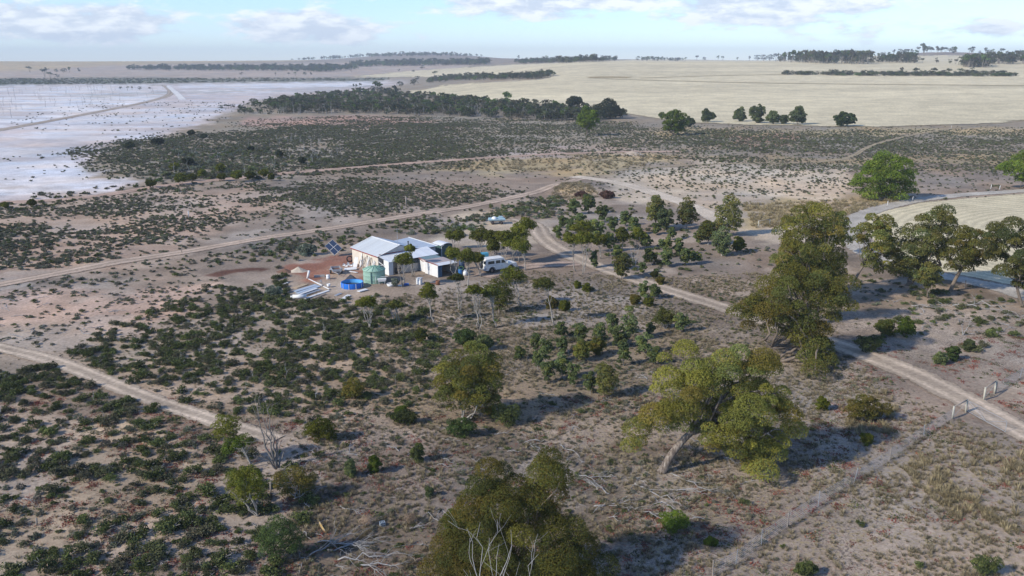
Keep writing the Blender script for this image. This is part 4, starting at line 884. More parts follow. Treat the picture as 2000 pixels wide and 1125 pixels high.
# flat-topped broom trees round the house
UMB = [(889, 486, 890, 462, 36, 22, 'dense flat-topped tree alone at the edge of the clearing'), (787, 560, 790, 508, 36, 27, 'flat-topped tree on a thin trunk before the open lean-to'), (806, 540, 801, 486, 20, 15, 'small flat-topped tree showing above the white lean-to roof'),
       (938, 502, 938, 462, 40, 30, 'leftmost flat-topped tree of the clump behind the vehicle'), (952, 505, 962, 464, 36, 26, 'second flat-topped tree of the clump behind the vehicle'), (966, 513, 966, 482, 34, 24, 'low flat-topped tree right behind the vehicle roof'), (985, 517, 985, 464, 36, 26, 'middle flat-topped tree of the clump behind the vehicle'),
       (1000, 518, 1004, 476, 40, 28, 'flat-topped tree above the bonnet of the vehicle'), (1026, 505, 1028, 440, 36, 26, 'highest flat-topped tree of the clump'), (1014, 512, 1013, 456, 36, 34, 'tall flat-topped tree below the highest one'), (1026, 528, 1020, 482, 34, 32, 'rightmost flat-topped tree of the clump behind the vehicle'),
       (886, 545, 884, 496, 30, 26, 'flat-topped tree left of the pair beside the green shed'), (915, 565, 912, 503, 36, 30, 'flat-topped tree with forked stem beside the green shed'), (940, 540, 932, 505, 26, 22, 'small tree between the blue drum and the vehicle'),
       (1018, 600, 1000, 540, 48, 34, 'leaning flat-topped tree in front of the vehicle'), (969, 640, 958, 572, 34, 28, 'thin dark flat-topped tree before the bushy one'), (937, 645, 927, 568, 36, 20, 'flat-topped tree on a long thin stem left of the bushy one'), (898, 608, 893, 543, 30, 16, 'sparse tree with several bare stems before the small shed'),
       (846, 632, 836, 572, 32, 34, 'crooked flat-topped tree before the yard'), (1083, 636, 1063, 556, 44, 22, 'grey-headed flat tree on a curved white trunk'), (722, 642, 718, 592, 40, 24, 'spindly flat-topped tree in front of the pool yard'), (778, 632, 772, 596, 30, 18, 'nearly bare thin tree in front of the yard'),
       (1125, 530, 1117, 468, 34, 26, 'left of two tall flat trees by the track bend'), (1138, 536, 1142, 468, 40, 28, 'right of two tall flat trees by the track bend'), (1142, 498, 1138, 446, 46, 26, 'bright flat-topped tree above the two by the track bend'), (1172, 505, 1170, 470, 34, 24, 'flat-topped tree in the young plantation'),
       (1300, 642, 1298, 622, 42, 36, 'round dark broom tree on a short trunk in the plantation'), (1215, 490, 1215, 462, 28, 32, 'bright broom tree in the middle of the plantation'), (1245, 486, 1246, 460, 30, 26, 'olive broom tree beside the dead white sapling')]
for (bx_, by_, cx, cy, w_, h_, lb) in UMB:
    d_ = 'umbd' if ('sparse' in lb or 'grey-headed' in lb or 'dark' in lb or 'bare' in lb) else 'umb'
    tree('broom_tree', lb, (bx_, by_), ell(cx, cy + h_ * .08, w_ * 1.05, h_ * 1.3, True), d_, puff=.2, fill=.75, dens=.55 if 'bare' in lb or 'spindly' in lb or 'grey' in lb else 1.15, trunk='multi' if (by_ - cy < 45 or int(bx_) % 3) else 'single', bark=BARKP, r0=.075, limbs=14, asp=.3, zmin=.4, lob=.11)
tree('broom_tree', 'dense bright green bushy tree reaching to the ground below the vehicle', (975, 612), ell(976, 574, 52, 62), 'umb', puff=.17, fill=.6, dens=1.1, zmin=.05, asp=.3)
# left foreground
tree('broom_tree', 'leaning bright green broom tree beside the bare dead tree', (492, 908), [(411, 830), (430, 808), (470, 812), (468, 850), (430, 862), (412, 850)], 'umb', puff=.17, fill=.6, trunk_px=[(492, 908, 0), (478, 885, 0), (462, 862, 0), (452, 842, 0)], r0=.07, bark=BARKP, asp=.3)
tree('broom_tree', 'smaller yellowish broom tree under the leaning one', (494, 912), [(432, 872), (450, 850), (490, 848), (494, 868), (470, 880), (440, 890)], 'bright', puff=.16, fill=.5, trunk_px=[(494, 912, -.3), (482, 890, -.3), (470, 868, -.3)], r0=.05, bark=BARKP, asp=.3)
tree('broom_tree', 'round dark olive broom tree in the left foreground', (503, 1008), [(438, 945), (448, 920), (480, 910), (512, 925), (521, 948), (508, 975), (470, 988), (445, 970)], 'umb', puff=.14, fill=.6, trunk='multi', r0=.08, bark=BARKP, asp=.28, dens=1.2)
tree('broom_tree', 'loose brownish broom bush right of the round dark one', (575, 975), ell(576, 942, 92, 66), 'broom', puff=.13, fill=.4, trunk='multi', r0=.05, bark=DEAD, asp=.3, bare=.8, limbs=18, zmin=.05)
tree('green_bush', 'soft green rounded bush at the bottom left of centre', (550, 1098), [(502, 1060), (512, 1025), (545, 1008), (580, 1020), (595, 1050), (585, 1082), (540, 1095), (510, 1085)], 'green', puff=.14, fill=.6, trunk='multi', r0=.05, asp=.3, zmin=.05, cat='bush', dens=1.2)
tree('green_bush', 'lime green bush against the left side of the bottom gum', (880, 1050), [(865, 1005), (895, 988), (930, 1005), (925, 1035), (885, 1048), (865, 1040)], 'bright', puff=.17, fill=.5, trunk='multi', r0=.04, cat='bush', zmin=.05)
# young plantation: slim blue-green saplings
SAP = [(1046, 668, 20, 30), (1066, 684, 28, 44), (1069, 722, 26, 40), (1015, 688, 22, 22), (1095, 643, 24, 28), (1097, 672, 24, 30), (1134, 648, 26, 38), (1172, 650, 24, 44), (1197, 630, 26, 42), (1228, 632, 32, 56), (1211, 658, 34, 34), (1258, 668, 34, 38), (1219, 690, 30, 40), (1277, 692, 24, 34), (1098, 714, 28, 44), (1120, 725, 24, 42), (1153, 746, 26, 38), (1049, 703, 20, 32), (1330, 628, 28, 34), (1255, 564, 20, 30), (1279, 568, 26, 26), (1271, 642, 18, 22), (1150, 396, 26, 34), (1122, 402, 22, 26), (1176, 414, 24, 28), (1166, 447, 28, 40), (1100, 432, 20, 20), (1132, 428, 26, 24), (1222, 425, 24, 26), (1238, 440, 22, 30), (1196, 436, 22, 24), (1262, 470, 22, 26), (1300, 478, 24, 34), (1326, 480, 22, 30), (1302, 500, 24, 34), (1270, 500, 26, 30), (1340, 500, 22, 30), (1358, 500, 24, 24), (1190, 472, 20, 32), (1282, 445, 18, 20), (1365, 462, 20, 24), (1116, 440, 20, 26), (1160, 505, 14, 30), (1255, 522, 14, 20), (1312, 455, 18, 22), (1090, 452, 16, 26), (1206, 490, 20, 24)]
for i, (cx, cy, w_, h_) in enumerate(SAP):
    front = cy > 540
    tree('sapling', ('tall ' if h_ > 36 else 'short ') + ('slim blue-green gum sapling at the %s of the front plantation' % ('left' if cx < 1110 else 'right' if cx > 1205 else 'centre') if front else 'dark green gum sapling at the %s of the back plantation' % ('left' if cx < 1140 else 'right' if cx > 1260 else 'centre')), (cx + (i % 3 - 1) * 2, cy + h_ * .62), ell(cx, cy, w_, h_), 'sap', 'front plantation saplings' if front else 'back plantation saplings', puff=.19, fill=.32, dens=.55, r0=.035, asp=.6, cat='sapling', zmin=.3, limbs=9, bark=BARKP, lob=.16)
for (cx, cy, w_, h_, pal, lb) in ((1184, 742, 44, 64, 'upr', 'dense olive pyramid-shaped young gum at the front of the plantation'), (1137, 684, 34, 38, 'olive', 'olive young gum in the centre of the front plantation'), (1166, 676, 32, 34, 'olive', 'olive young gum beside another in the front plantation'), (908, 660, 44, 34, 'green', 'round green bush behind the lone olive gum'), (945, 668, 40, 30, 'teal', 'dull green bush to the right behind the lone olive gum'), (822, 654, 24, 28, 'umbd', 'small dark bush left of the lone olive gum')):
    tree('young_gum', lb, (cx, cy + h_ * .55), ell(cx, cy, w_, h_), pal, puff=.16, fill=.5, r0=.05, zmin=.1, trunk='multi')
BR = [(1078, 592, 26, 24, 'broom'), (1103, 598, 22, 22, 'umb'), (1240, 585, 20, 20, 'broom'), (1267, 590, 20, 18, 'umb'), (1146, 562, 16, 18, 'umb'), (1128, 556, 14, 14, 'umb'), (1290, 548, 16, 16, 'broom'), (1278, 536, 14, 14, 'umbd'), (1606, 790, 26, 26, 'umb'), (1770, 640, 38, 42, 'bright'), (1837, 700, 28, 26, 'teal'), (1862, 690, 28, 30, 'green'), (1893, 675, 26, 24, 'teal'), (1693, 857, 26, 24, 'umb'), (1730, 640, 40, 36, 'umbd'), (958, 803, 22, 18, 'bright'), (627, 840, 70, 46, 'umb'), (690, 760, 44, 40, 'broom'), (731, 908, 26, 36, 'bright'), (684, 916, 22, 36, 'teal'), (838, 960, 16, 22, 'teal'), (785, 803, 26, 20, 'bright'), (598, 488, 40, 22, 'silver'), (535, 570, 34, 24, 'silver'), (1316, 1020, 60, 44, 'bright'), (1388, 1058, 30, 20, 'bright'), (815, 885, 28, 38, 'samph'), (900, 836, 60, 40, 'green'), (990, 810, 56, 44, 'samph'), (1700, 672, 60, 34, 'samph'), (1925, 1105, 60, 40, 'samph'), (1575, 1112, 50, 30, 'samph'), (1690, 800, 90, 50, 'broom'), (790, 815, 60, 30, 'samph')]
BRL = ['brownish round bush at the foot of the curved white trunk', 'olive round bush right of the brownish one by the white trunk', 'brown round bush below the sandy track in the plantation', 'olive round bush right of the brown one below the track', 'small olive bush, right of two in the grass by the track', 'small olive bush, left of two in the grass by the track', 'brownish small bush above the sandy track', 'dark small bush left of the young gum beside the track', 'dark round bush right of the leaning gum crown', 'fresh green bush under the right gums', 'grey-green round bush, first of three on the open right ground', 'mid green round bush, middle of three on the open right ground', 'grey-green round bush, last of three on the open right ground', 'small olive bush on bare soil inside the wire fence', 'dull dark bush beside the fresh green one under the right gums', 'fresh green small bush right of the lone olive gum foot', 'olive spreading bush right of the bare dead tree', 'brownish loose bush above the spreading olive one', 'fresh green leafy bush in the middle foreground', 'grey-green thin bush left of the fresh green leafy one', 'tiny grey-green bush above the tumbleweeds', 'fresh green small bush left of the lone olive gum', 'silvery bush beside the solar panel', 'silvery bush left of the sheet pile', 'bright green spreading bush on the litter below the leaning gum', 'small bright green bush near the fence bottom', 'dark upright bush in the middle foreground', 'mid green bush at the foot of the lone olive gum', 'dark green bush right of the lone olive gum trunk', 'long dark green bush beside the sandy track under the gums', 'dark grey-green bush in the bottom right corner', 'dark green bush at the bottom edge outside the fence', 'brown and straw coloured tussock bush inside the wire fence', 'dark green bush left of the lone olive gum foot']
for (cx, cy, w_, h_, pal), lb in zip(BR, BRL):
    tree('round_bush', lb, (cx, cy + h_ * .45), ell(cx, cy, w_, h_), pal, 'rounded bushes', puff=.17, fill=.5, trunk='multi', r0=.03, zmin=.02, cat='bush', asp=.4, lob=.11)
# back scrub trees along the red track and on the salt edge
for i, (cx, cy, w_, h_) in enumerate(((294, 358, 20, 12), (352, 348, 26, 18), (375, 345, 18, 12), (433, 345, 18, 12), (462, 342, 20, 18), (488, 342, 20, 14), (515, 338, 20, 14), (430, 328, 18, 14), (530, 345, 12, 12), (395, 338, 18, 14), (252, 284, 24, 12), (368, 315, 22, 14), (308, 276, 26, 12), (373, 259, 14, 9), (398, 266, 12, 9), (9, 400, 16, 10), (62, 396, 18, 12), (490, 290, 12, 9), (545, 300, 14, 12), (340, 325, 20, 13), (590, 312, 14, 12))):
    tree('scrub_tree', 'small round dark tree in the distant left scrub' if cy < 320 else 'rounded olive tree beside the reddish track on the left', (cx, cy + h_ * .7), ell(cx, cy, w_, h_), 'umb' if cy > 320 else 'far', 'scrub trees on the left', puff=.22, fill=.5, trunk='multi', r0=.06, zmin=.1, limbs=5)
tree('red_bush', 'rust-red dead brush heap at the foot of the straw mound', (1136, 386), ell(1136, 380, 28, 14), 'rust', puff=.18, fill=.5, trunk='multi', zmin=0, cat='bush')
tree('red_bush', 'rust-red low bush on the pale sand right of the mound', (1186, 387), ell(1187, 381, 32, 14), 'rust', puff=.18, fill=.5, trunk='multi', zmin=0, cat='bush')
for (cx, cy, lb) in ((715, 1016, 'pale brown tumbleweed ball on the left of the pair'), (801, 1012, 'pale brown tumbleweed ball nearer the bottom gum')):
    tree('tumbleweed', lb, (cx, cy + 11), ell(cx, cy, 24, 20), 'tumble', puff=.3, fill=.8, trunk='multi', zmin=0, cat='tumbleweed', r0=.015, leaf=.09, asp=.18)

# dead trees and fallen limbs
deadtree('dead_tree', 'bare grey dead tree beside the leaning broom trees', (541, 916), [(500, 790, 0), (520, 800, .4), (512, 815, -.5), (556, 880, .6), (590, 900, .4), (500, 880, -.8), (575, 915, -.6), (535, 845, .2)], .10, 3, twigs=6)
deadtree('dead_tree', 'white dead branches standing before the bottom gum', (952, 1262), [(938, 1020, 0), (912, 1032, .2), (998, 1035, 0), (975, 1062, .3), (1000, 1066, .4), (1052, 1082, 0)], .05, 4, twigs=2)
deadtree('dead_tree', 'white dead sapling in the back of the plantation', (1239, 522), [(1230, 475, 0), (1240, 478, .3), (1250, 476, 0), (1254, 490, .2), (1234, 490, -.2)], .06, 5, twigs=5)
def fallen(name, label, p0, p1, r, seed, cat='branch', nb=6, lift=.15, group=None):
    rg = np.random.default_rng(seed); A_ = np.array(G(*p0)); B_ = np.array(G(*p1)); root = A_.copy(); t = Acc(); l = np.linalg.norm(B_ - A_)
    M = limb(A_ + np.array([0, 0, r]), B_ + np.array([0, 0, lift]), lift, rg, 9); M[:, 2] = np.maximum(M[:, 2], np.array([float(hgt(a, b)) for a, b in M[:, :2]]) + r * .6); rr_ = np.linspace(r, r * .25, 9); t.tube(M - root, rr_, 6)
    for _ in range(nb):
        i = rg.integers(2, 8); v = (B_ - A_) / l + rg.normal(size=3) * np.array([.6, .6, .12]); e = M[i] + v * l * rg.uniform(.15, .45); e[2] = max(e[2], float(hgt(e[0], e[1])) + .03) + rg.uniform(0, lift)
        S_ = limb(M[i], e, lift * .4, rg, 6); t.tube(S_ - root, np.linspace(rr_[i] * .6, .008, 6), 4)
        for __ in range(3):
            j = rg.integers(2, 6); e2 = S_[j] + (v + rg.normal(size=3) * np.array([.7, .7, .2])) * l * .16; e2[2] = max(e2[2], float(hgt(e2[0], e2[1])) + .02); t.tube(limb(S_[j], e2, .03, rg, 4) - root, np.linspace(rr_[i] * .3, .006, 4), 3)
    o = t.build(name, DEAD, smooth=True, loc=root); return tag(o, label, cat, group)
FB = [((1240, 945), (1320, 985), .06, 'long grey branch in the litter below the leaning gum'), ((1310, 925), (1385, 960), .05, 'forked grey branch right of the leaning trunk'), ((1190, 965), (1150, 940), .045, 'grey branch pile left of the leaning gum'), ((1160, 990), (1235, 975), .05, 'tangled grey branch on dark litter left of the leaning gum'), ((1318, 960), (1400, 965), .04, 'thin pale branch lying before the leaning gum'), ((1130, 930), (1210, 935), .04, 'grey twiggy branch between the two front gums'), ((1255, 1000), (1300, 1020), .04, 'short grey branch nearer the bottom edge'),
      ((1860, 598), (1970, 612), .09, 'long white fallen limb beside the gravel road gums'), ((1895, 590), (1990, 620), .07, 'second white fallen limb crossing the long one'), ((1780, 598), (1840, 606), .07, 'pale log under the short leafy gum'), ((1815, 575), (1800, 560), .06, 'broken grey limb propped under the gums'), ((1760, 565), (1735, 575), .05, 'grey brushwood at the foot of the forked gum'),
      ((640, 1075), (740, 1060), .05, 'grey branch heap beside the yellow board'), ((660, 1095), (790, 1085), .055, 'long forked branch on the dark ground at the bottom'), ((600, 1090), (690, 1050), .05, 'twisted grey branch in the brush heap'), ((665, 990), (712, 1003), .05, 'short bleached branch left of the tumbleweed'), ((700, 1105), (780, 1118), .05, 'grey limb at the very bottom of the brush heap'), ((620, 1060), (720, 1085), .045, 'dark twiggy branch inside the brush heap'), ((800, 1035), (838, 1028), .05, 'forked bleached stump branch near the gum'),
      ((1030, 865), (1052, 885), .05, 'pale stick below the olive gum right side'), ((1095, 870), (1130, 895), .05, 'two-pronged grey branch in the middle foreground'), ((985, 735), (1020, 715), .05, 'dark fallen branch right of the lone olive gum'), ((1480, 870), (1540, 875), .04, 'bare drooping branch right of the leaning gum'), ((305, 1085), (320, 1105), .05, 'small bleached stump in the left foreground'), ((45, 975), (65, 985), .04, 'bleached twig at the far left foreground')]
for i, (a_, b_, r_, lb) in enumerate(FB): fallen('fallen_branch', lb, a_, b_, r_, 500 + i, nb=9 if 'heap' in lb or 'pile' in lb or 'tangled' in lb else 5, lift=.25 if 'heap' in lb else .12, group='fallen branches')
deadtree('dead_branch', 'white upturned dead branch on the open ground at the right', (1880, 655), [(1897, 627, 0), (1878, 632, .2), (1860, 662, -.3), (1905, 650, .2)], .06, 9, twigs=3, cat='branch')

# ------------------------------------------------------------------ far woods and single far trees
def wood(name, label, poly, n, h0, h1, seed, wide=1.0, coll=FART):
    rg = np.random.default_rng(seed); O = np.array(poly, float); pts = []; S_ = []
    while len(pts) < n:
        q = rg.uniform(O.min(0), O.max(0), (n, 2)); q = q[sdist(q[:, 0], q[:, 1], poly) > 0]
        for p in q:
            if len(pts) >= n: break
            g = G(*p); h = rg.uniform(h0, h1); pts.append((g.x, g.y, g.z - .1)); S_.append((h * wide * rg.uniform(.8, 1.2), h * wide, h))
    return scatter(name, label, 'wood', coll, pts, S_, rg.integers(0, len(coll.objects), len(pts)))
wood('melaleuca_wood', 'dark low wood between the salt flat and the stubble', [(500, 212), (560, 197), (680, 182), (745, 174), (800, 186), (900, 196), (1000, 206), (1110, 214), (1225, 228), (1160, 238), (1040, 235), (900, 228), (700, 222), (560, 222)], 1500, 3.5, 6.5, 1, 1.1)
wood('melaleuca_wood', 'sparse grey wood edge running into the salt flat', [(420, 212), (520, 195), (690, 180), (700, 195), (560, 225), (480, 225)], 240, 2.0, 4.0, 2, 1.2)
wood('tree_belt', 'dark tree belt reaching into the stubble behind the wood', [(838, 163), (880, 158), (1040, 155), (1085, 150), (1075, 147), (1030, 150), (860, 152), (838, 158)], 260, 6, 9, 3, 1.1, FARB)
wood('hedge_row', 'dark hedge row across the right stubble paddock', [(1530, 147), (1700, 149), (1985, 150), (1985, 148), (1700, 146.5), (1530, 145)], 260, 3.5, 6.5, 4, 1.3, FARB)
wood('gum_wood', 'dense gum wood on the stubble crest at the right', [(1520, 121), (1610, 125), (1702, 126), (1702, 121), (1640, 118), (1530, 117)], 190, 13, 19, 5, .75)
wood('tree_belt', 'long dark tree belt before the left hills', [(225, 136), (330, 138), (560, 139), (640, 141), (700, 136), (690, 132), (500, 132), (330, 133)], 620, 9, 15, 6, 1.0, FARB)
wood('tree_belt', 'dark tree belt under the middle hill', [(680, 131), (800, 129), (950, 127), (960, 123), (800, 124), (690, 127)], 380, 10, 18, 7, 1.0, FARB)
wood('hill_wood', 'scattered trees along the crest of the middle hill', [(560, 115), (700, 112), (830, 110), (950, 111), (1100, 116), (1000, 113), (850, 106), (650, 110)], 190, 10, 18, 8, 1.0, FARB)
wood('tree_belt', 'tree belt along the far edge of the stubble', [(1010, 125), (1100, 124), (1200, 120), (1205, 117), (1100, 119), (1000, 121)], 220, 9, 15, 9, 1.0, FARB)
wood('tree_belt', 'low dark trees beyond the stubble in the middle', [(1240, 119), (1340, 120), (1330, 117), (1250, 116)], 70, 8, 13, 10, 1.0)
wood('gum_wood', 'dark gum clump on the far right slope', [(1878, 132), (1932, 133), (1930, 128), (1885, 127)], 60, 10, 16, 11, .9)
wood('gum_wood', 'dark gum wood cut by the right edge', [(1928, 126), (2100, 126), (2100, 118), (1960, 118)], 120, 10, 16, 12, .9)
wood('tree_belt', 'line of gums below the right hill', [(1712, 122), (1790, 124), (1790, 121), (1715, 119)], 60, 9, 15, 13, .9)
wood('tree_belt', 'far trees along the right skyline', [(1700, 104), (1850, 106), (2050, 104), (2050, 101), (1850, 102), (1710, 100)], 45, 10, 18, 14, 1.0)
wood('salt_scrub', 'dark scrub band along the far side of the salt flat', [(-300, 168), (0, 166), (240, 164), (500, 160), (760, 157), (760, 153), (400, 153), (0, 154), (-300, 154)], 2000, 1.4, 2.8, 15, 2.2, FARB)
fsrc = [o for o in FART.objects]; rgf = np.random.default_rng(21)
FT = [(59, 141, 11), (88, 150, 15), (100, 153, 12), (112, 152, 9), (92, 142, 10), (110, 141, 9), (124, 142, 12), (136, 141, 10), (155, 141, 9), (236, 174, 7), (249, 175, 6), (258, 175, 6), (274, 175, 8), (292, 174, 6), (471, 147, 7), (538, 148, 6), (564, 148, 6), (577, 148, 7), (595, 147, 9), (608, 147, 7), (580, 141, 8), (686, 141, 14), (672, 137, 9), (825, 135, 11), (807, 141, 6), (779, 141, 6), (848, 150, 11), (918, 132, 8), (945, 128, 10), (783, 170, 15), (809, 166, 16), (816, 156, 10), (855, 158, 12), (1076, 150, 13), (1064, 152, 14), (1035, 146, 10), (738, 186, 26), (700, 186, 24), (775, 190, 22), (660, 192, 18), (845, 196, 16), (868, 199, 18), (932, 203, 16), (990, 208, 28), (1020, 214, 24), (1068, 214, 26), (1045, 212, 18), (905, 200, 14), (962, 206, 14), (1478, 118, 14), (1490, 119, 16), (1503, 119, 17), (1515, 120, 15), (1360, 118, 9), (1375, 118, 9), (1402, 118, 9), (1412, 118, 8), (1440, 119, 7), (1464, 119, 9), (1665, 104, 10), (1742, 118, 17), (1755, 112, 16), (1805, 110, 24), (1818, 108, 15), (1832, 107, 16), (1789, 110, 12), (1760, 146, 14), (1787, 147, 14), (1808, 147, 10), (1825, 148, 15), (1838, 148, 13), (1852, 148, 14), (1878, 147, 13), (1896, 147, 16), (1928, 148, 6), (1955, 148, 5), (1970, 148, 5), (1802, 124, 10), (1830, 124, 12), (1855, 125, 10), (1866, 126, 10), (1715, 113, 9), (1735, 112, 10)]
def farwhere(x, y):
    if y > 180 and x > 600: return 'taller dark tree standing out of the low wood'
    if 165 < y < 180: return 'small tree on the dark bank across the salt flat'
    if x < 700: return 'single distant tree on the left paddock before the hills'
    if x < 1100: return 'distant tree beside the belt at the stubble corner'
    if y > 140: return 'tree rising above the hedge row in the right stubble'
    if x < 1500: return 'small tree on the far stubble crest'
    return 'distant gum on the right hillside'
for (x, y, h) in FT:
    g = G(x, y); o = fsrc[rgf.integers(0, len(fsrc))].copy(); o.name = 'distant_tree'; COL.objects.link(o); s = h / pxm(g) * 1.05
    o.location = (g.x, g.y, g.z - .1); o.rotation_euler = (0, 0, rgf.uniform(0, 6.28)); o.scale = (s * 1.05, s * 1.05, s); lb = farwhere(x, y); tag(o, lb, 'tree', lb.replace('single ', '') + ' group')

# ------------------------------------------------------------------ house yard
WHITE = simple('white_paint', (.72, .72, .70), .6, noise=.35, nscale=2.5, dirt=(.5, .46, .40)); DARK = simple('black_rubber', (.025, .025, .027), .8); STEEL = simple('galvanised', (.46, .48, .50), .45, .5, noise=.4, nscale=4)
REDT = simple('red_trim', (.30, .06, .05), .6, noise=.4); RUST = simple('rusty_iron', (.19, .085, .05), .85, noise=.6, nscale=5); TIMB = simple('grey_timber', (.30, .26, .22), .9, noise=.6, nscale=6); GLASS = simple('dark_glass', (.02, .028, .034), .12, spec=.6)
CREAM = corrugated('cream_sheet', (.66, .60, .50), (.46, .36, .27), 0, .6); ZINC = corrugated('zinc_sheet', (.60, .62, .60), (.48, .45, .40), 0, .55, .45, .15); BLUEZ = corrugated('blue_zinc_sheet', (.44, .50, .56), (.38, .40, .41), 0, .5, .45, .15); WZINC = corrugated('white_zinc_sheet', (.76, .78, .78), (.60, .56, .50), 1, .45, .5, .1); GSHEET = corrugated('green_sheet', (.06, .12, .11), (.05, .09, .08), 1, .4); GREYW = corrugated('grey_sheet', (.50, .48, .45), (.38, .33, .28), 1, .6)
BROWNR = corrugated('brown_roof_sheet', (.42, .34, .30), (.34, .24, .18), 1, .7); TEALR = corrugated('teal_roof_sheet', (.16, .23, .23), (.14, .18, .18), 1, .5); BLUED = simple('blue_door', (.05, .11, .18), .6, noise=.3)
SY = R(-51.0); E1 = Vector((math.cos(SY), math.sin(SY), 0)); E2 = Vector((-E1.y, E1.x, 0)); SO = Vector((-24.98, 126.59, 0.0))
def Lw(u, v, z=0.0): return SO + E1 * u + E2 * v + Vector((0, 0, z))

def shed():
    r = empty('workshop_shed', SO, SY); tag(r, 'long low iron shed house with cream wall, blue-grey gable roof and white lean-to', 'shed')
    def one(nm, m, fn, par=r):
        a = Acc(); fn(a); return a.build(nm, m, par)
    # walls: separate sheets, a little uneven
    rg = np.random.default_rng(2)
    for i in range(8): one('wall_sheet', CREAM, lambda a: a.box(i + .006, i + .994, -.02 - .008 * (i % 2), .05, 0, 2.34, 0, np.ones(3) * rg.uniform(.92, 1.06)))
    gz = lambda v: 2.38 + 1.2 * (1 - abs(v - 3.75) / 3.75)
    for u in (0.0, 8.0):
        def g(a):
            V_ = [(u + d, v, z) for d in (-.03, .03) for v, z in ((0.06, 0), (7.44, 0), (7.44, 2.36), (3.75, 3.52), (0.06, 2.36))]
            a.add(V_, [(4, 3, 2, 1, 0), (5, 6, 7, 8, 9)] + [(i, (i + 1) % 5, 5 + (i + 1) % 5, 5 + i) for i in range(5)])
        one('gable_wall', GREYW, g)
    one('wall', GREYW, lambda a: a.box(0.05, 7.95, 10.22, 10.28, 0, 2.36)); one('wall', GREYW, lambda a: a.box(-.03, .03, 7.5, 10.2, 0, 2.36)); one('wall', GREYW, lambda a: a.box(7.98, 8.03, 7.5, 10.2, 0, 2.36))
    n = 10; w = 8.3 / n
    for i in range(n):
        u0, u1 = -.15 + i * w, -.15 + (i + 1) * w + .03; dz = .003 * (i % 2); c = np.ones(3) * rg.uniform(.93, 1.05)
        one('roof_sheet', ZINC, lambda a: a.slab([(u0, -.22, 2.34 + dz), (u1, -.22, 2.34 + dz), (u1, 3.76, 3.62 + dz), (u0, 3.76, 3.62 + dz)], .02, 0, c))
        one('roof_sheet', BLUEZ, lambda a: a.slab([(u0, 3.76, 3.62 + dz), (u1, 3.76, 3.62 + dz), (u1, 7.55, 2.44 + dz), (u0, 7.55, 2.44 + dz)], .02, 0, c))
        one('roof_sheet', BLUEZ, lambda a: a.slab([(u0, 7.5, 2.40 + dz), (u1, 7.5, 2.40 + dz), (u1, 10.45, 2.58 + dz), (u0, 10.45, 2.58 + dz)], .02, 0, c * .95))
    one('ridge_cap', WHITE, lambda a: (a.slab([(-.18, 3.55, 3.585), (8.2, 3.55, 3.585), (8.2, 3.76, 3.65), (-.18, 3.76, 3.65)], .012), a.slab([(-.18, 3.76, 3.65), (8.2, 3.76, 3.65), (8.2, 3.97, 3.585), (-.18, 3.97, 3.585)], .012)))
    one('fascia', REDT, lambda a: a.box(-.17, 8.17, -.27, -.225, 2.22, 2.34)); one('fascia', REDT, lambda a: a.box(8.06, 8.10, .1, 7.4, 2.52, 2.62))
    one('barge_cap', WHITE, lambda a: a.slab([(8.14, -.24, 2.37), (8.28, -.24, 2.37), (8.28, 3.76, 3.665), (8.14, 3.76, 3.665)], .03)); one('barge_cap', WHITE, lambda a: a.slab([(-.25, -.24, 2.37), (-.11, -.24, 2.37), (-.11, 3.76, 3.665), (-.25, 3.76, 3.665)], .03))
    one('edge_cap', WHITE, lambda a: a.box(-.2, 8.25, 10.44, 10.58, 2.54, 2.63))
    f = one('flue', DARK, lambda a: a.tube([(5.9, 6.6, 2.6), (5.9, 6.6, 3.35)], .08, 10)); one('flue', STEEL, lambda a: a.tube([(5.7, 7.0, 2.5), (5.7, 7.0, 3.3)], .05, 8)); one('cowl', DARK, lambda a: a.lathe([(.0, .18), (.13, .08), (.13, 0), (0, 0)], 10, c=(5.9, 6.6, 3.32)), f)
    m = one('antenna_mast', STEEL, lambda a: a.tube([(8.2, 3.3, 2.3), (8.2, 3.3, 6.3)], .025, 6)); one('crossbar', STEEL, lambda a: (a.box(8.18, 8.22, 2.9, 3.7, 6.0, 6.03), a.box(8.18, 8.22, 3.05, 3.55, 5.7, 5.73)), m)
    # lean-to
    nl = 10; wl = 8.75 / nl
    for i in range(nl):
        v0, v1 = -.05 + i * wl, -.05 + (i + 1) * wl + .03; zb = lambda v: 2.42 + .03 * v; dz = .003 * (i % 2); c = np.ones(3) * rg.uniform(.94, 1.04)
        one('lean_to_roof_sheet', WZINC, lambda a: a.slab([(7.95, v0, zb(v0) + dz), (11.15, v0, 2.03 + dz), (11.15, v1, 2.03 + dz), (7.95, v1, zb(v1) + dz)], .02, 0, c))
    one('lean_to_wall', WHITE, lambda a: a.box(9.6, 11.0, .0, .05, 0, 2.08)); one('lean_to_wall', WHITE, lambda a: a.box(10.95, 11.0, .05, .75, 0, 2.0))
    for v in (.8, 2.0, 4.0, 6.1, 8.6): one('post', TIMB, lambda a: a.box(10.95, 11.06, v, v + .1, 0, 2.0))
    one('brace', WHITE, lambda a: a.slab([(8.1, -.02, 1.5), (9.6, -.02, 1.2), (9.6, -.02, 1.28), (8.1, -.02, 1.58)], .05))
    one('rail', WHITE, lambda a: a.tube([(9.7, -.9, 1.35), (9.7, .2, 1.35)], .05, 6))
    for i in range(5): one('low_wall_sheet', GREYW, lambda a: a.box(10.9, 10.94 + .008 * (i % 2), 2.1 + i * .8, 2.9 + i * .8, 0, 1.2 - .03 * (i % 2), 0, np.ones(3) * rg.uniform(.85, 1.0)))
    one('shade_edge', DARK, lambda a: a.slab([(11.02, 2.0, 1.98), (11.35, 2.0, 1.62), (11.35, 5.0, 1.68), (11.02, 5.0, 1.98)], .02))
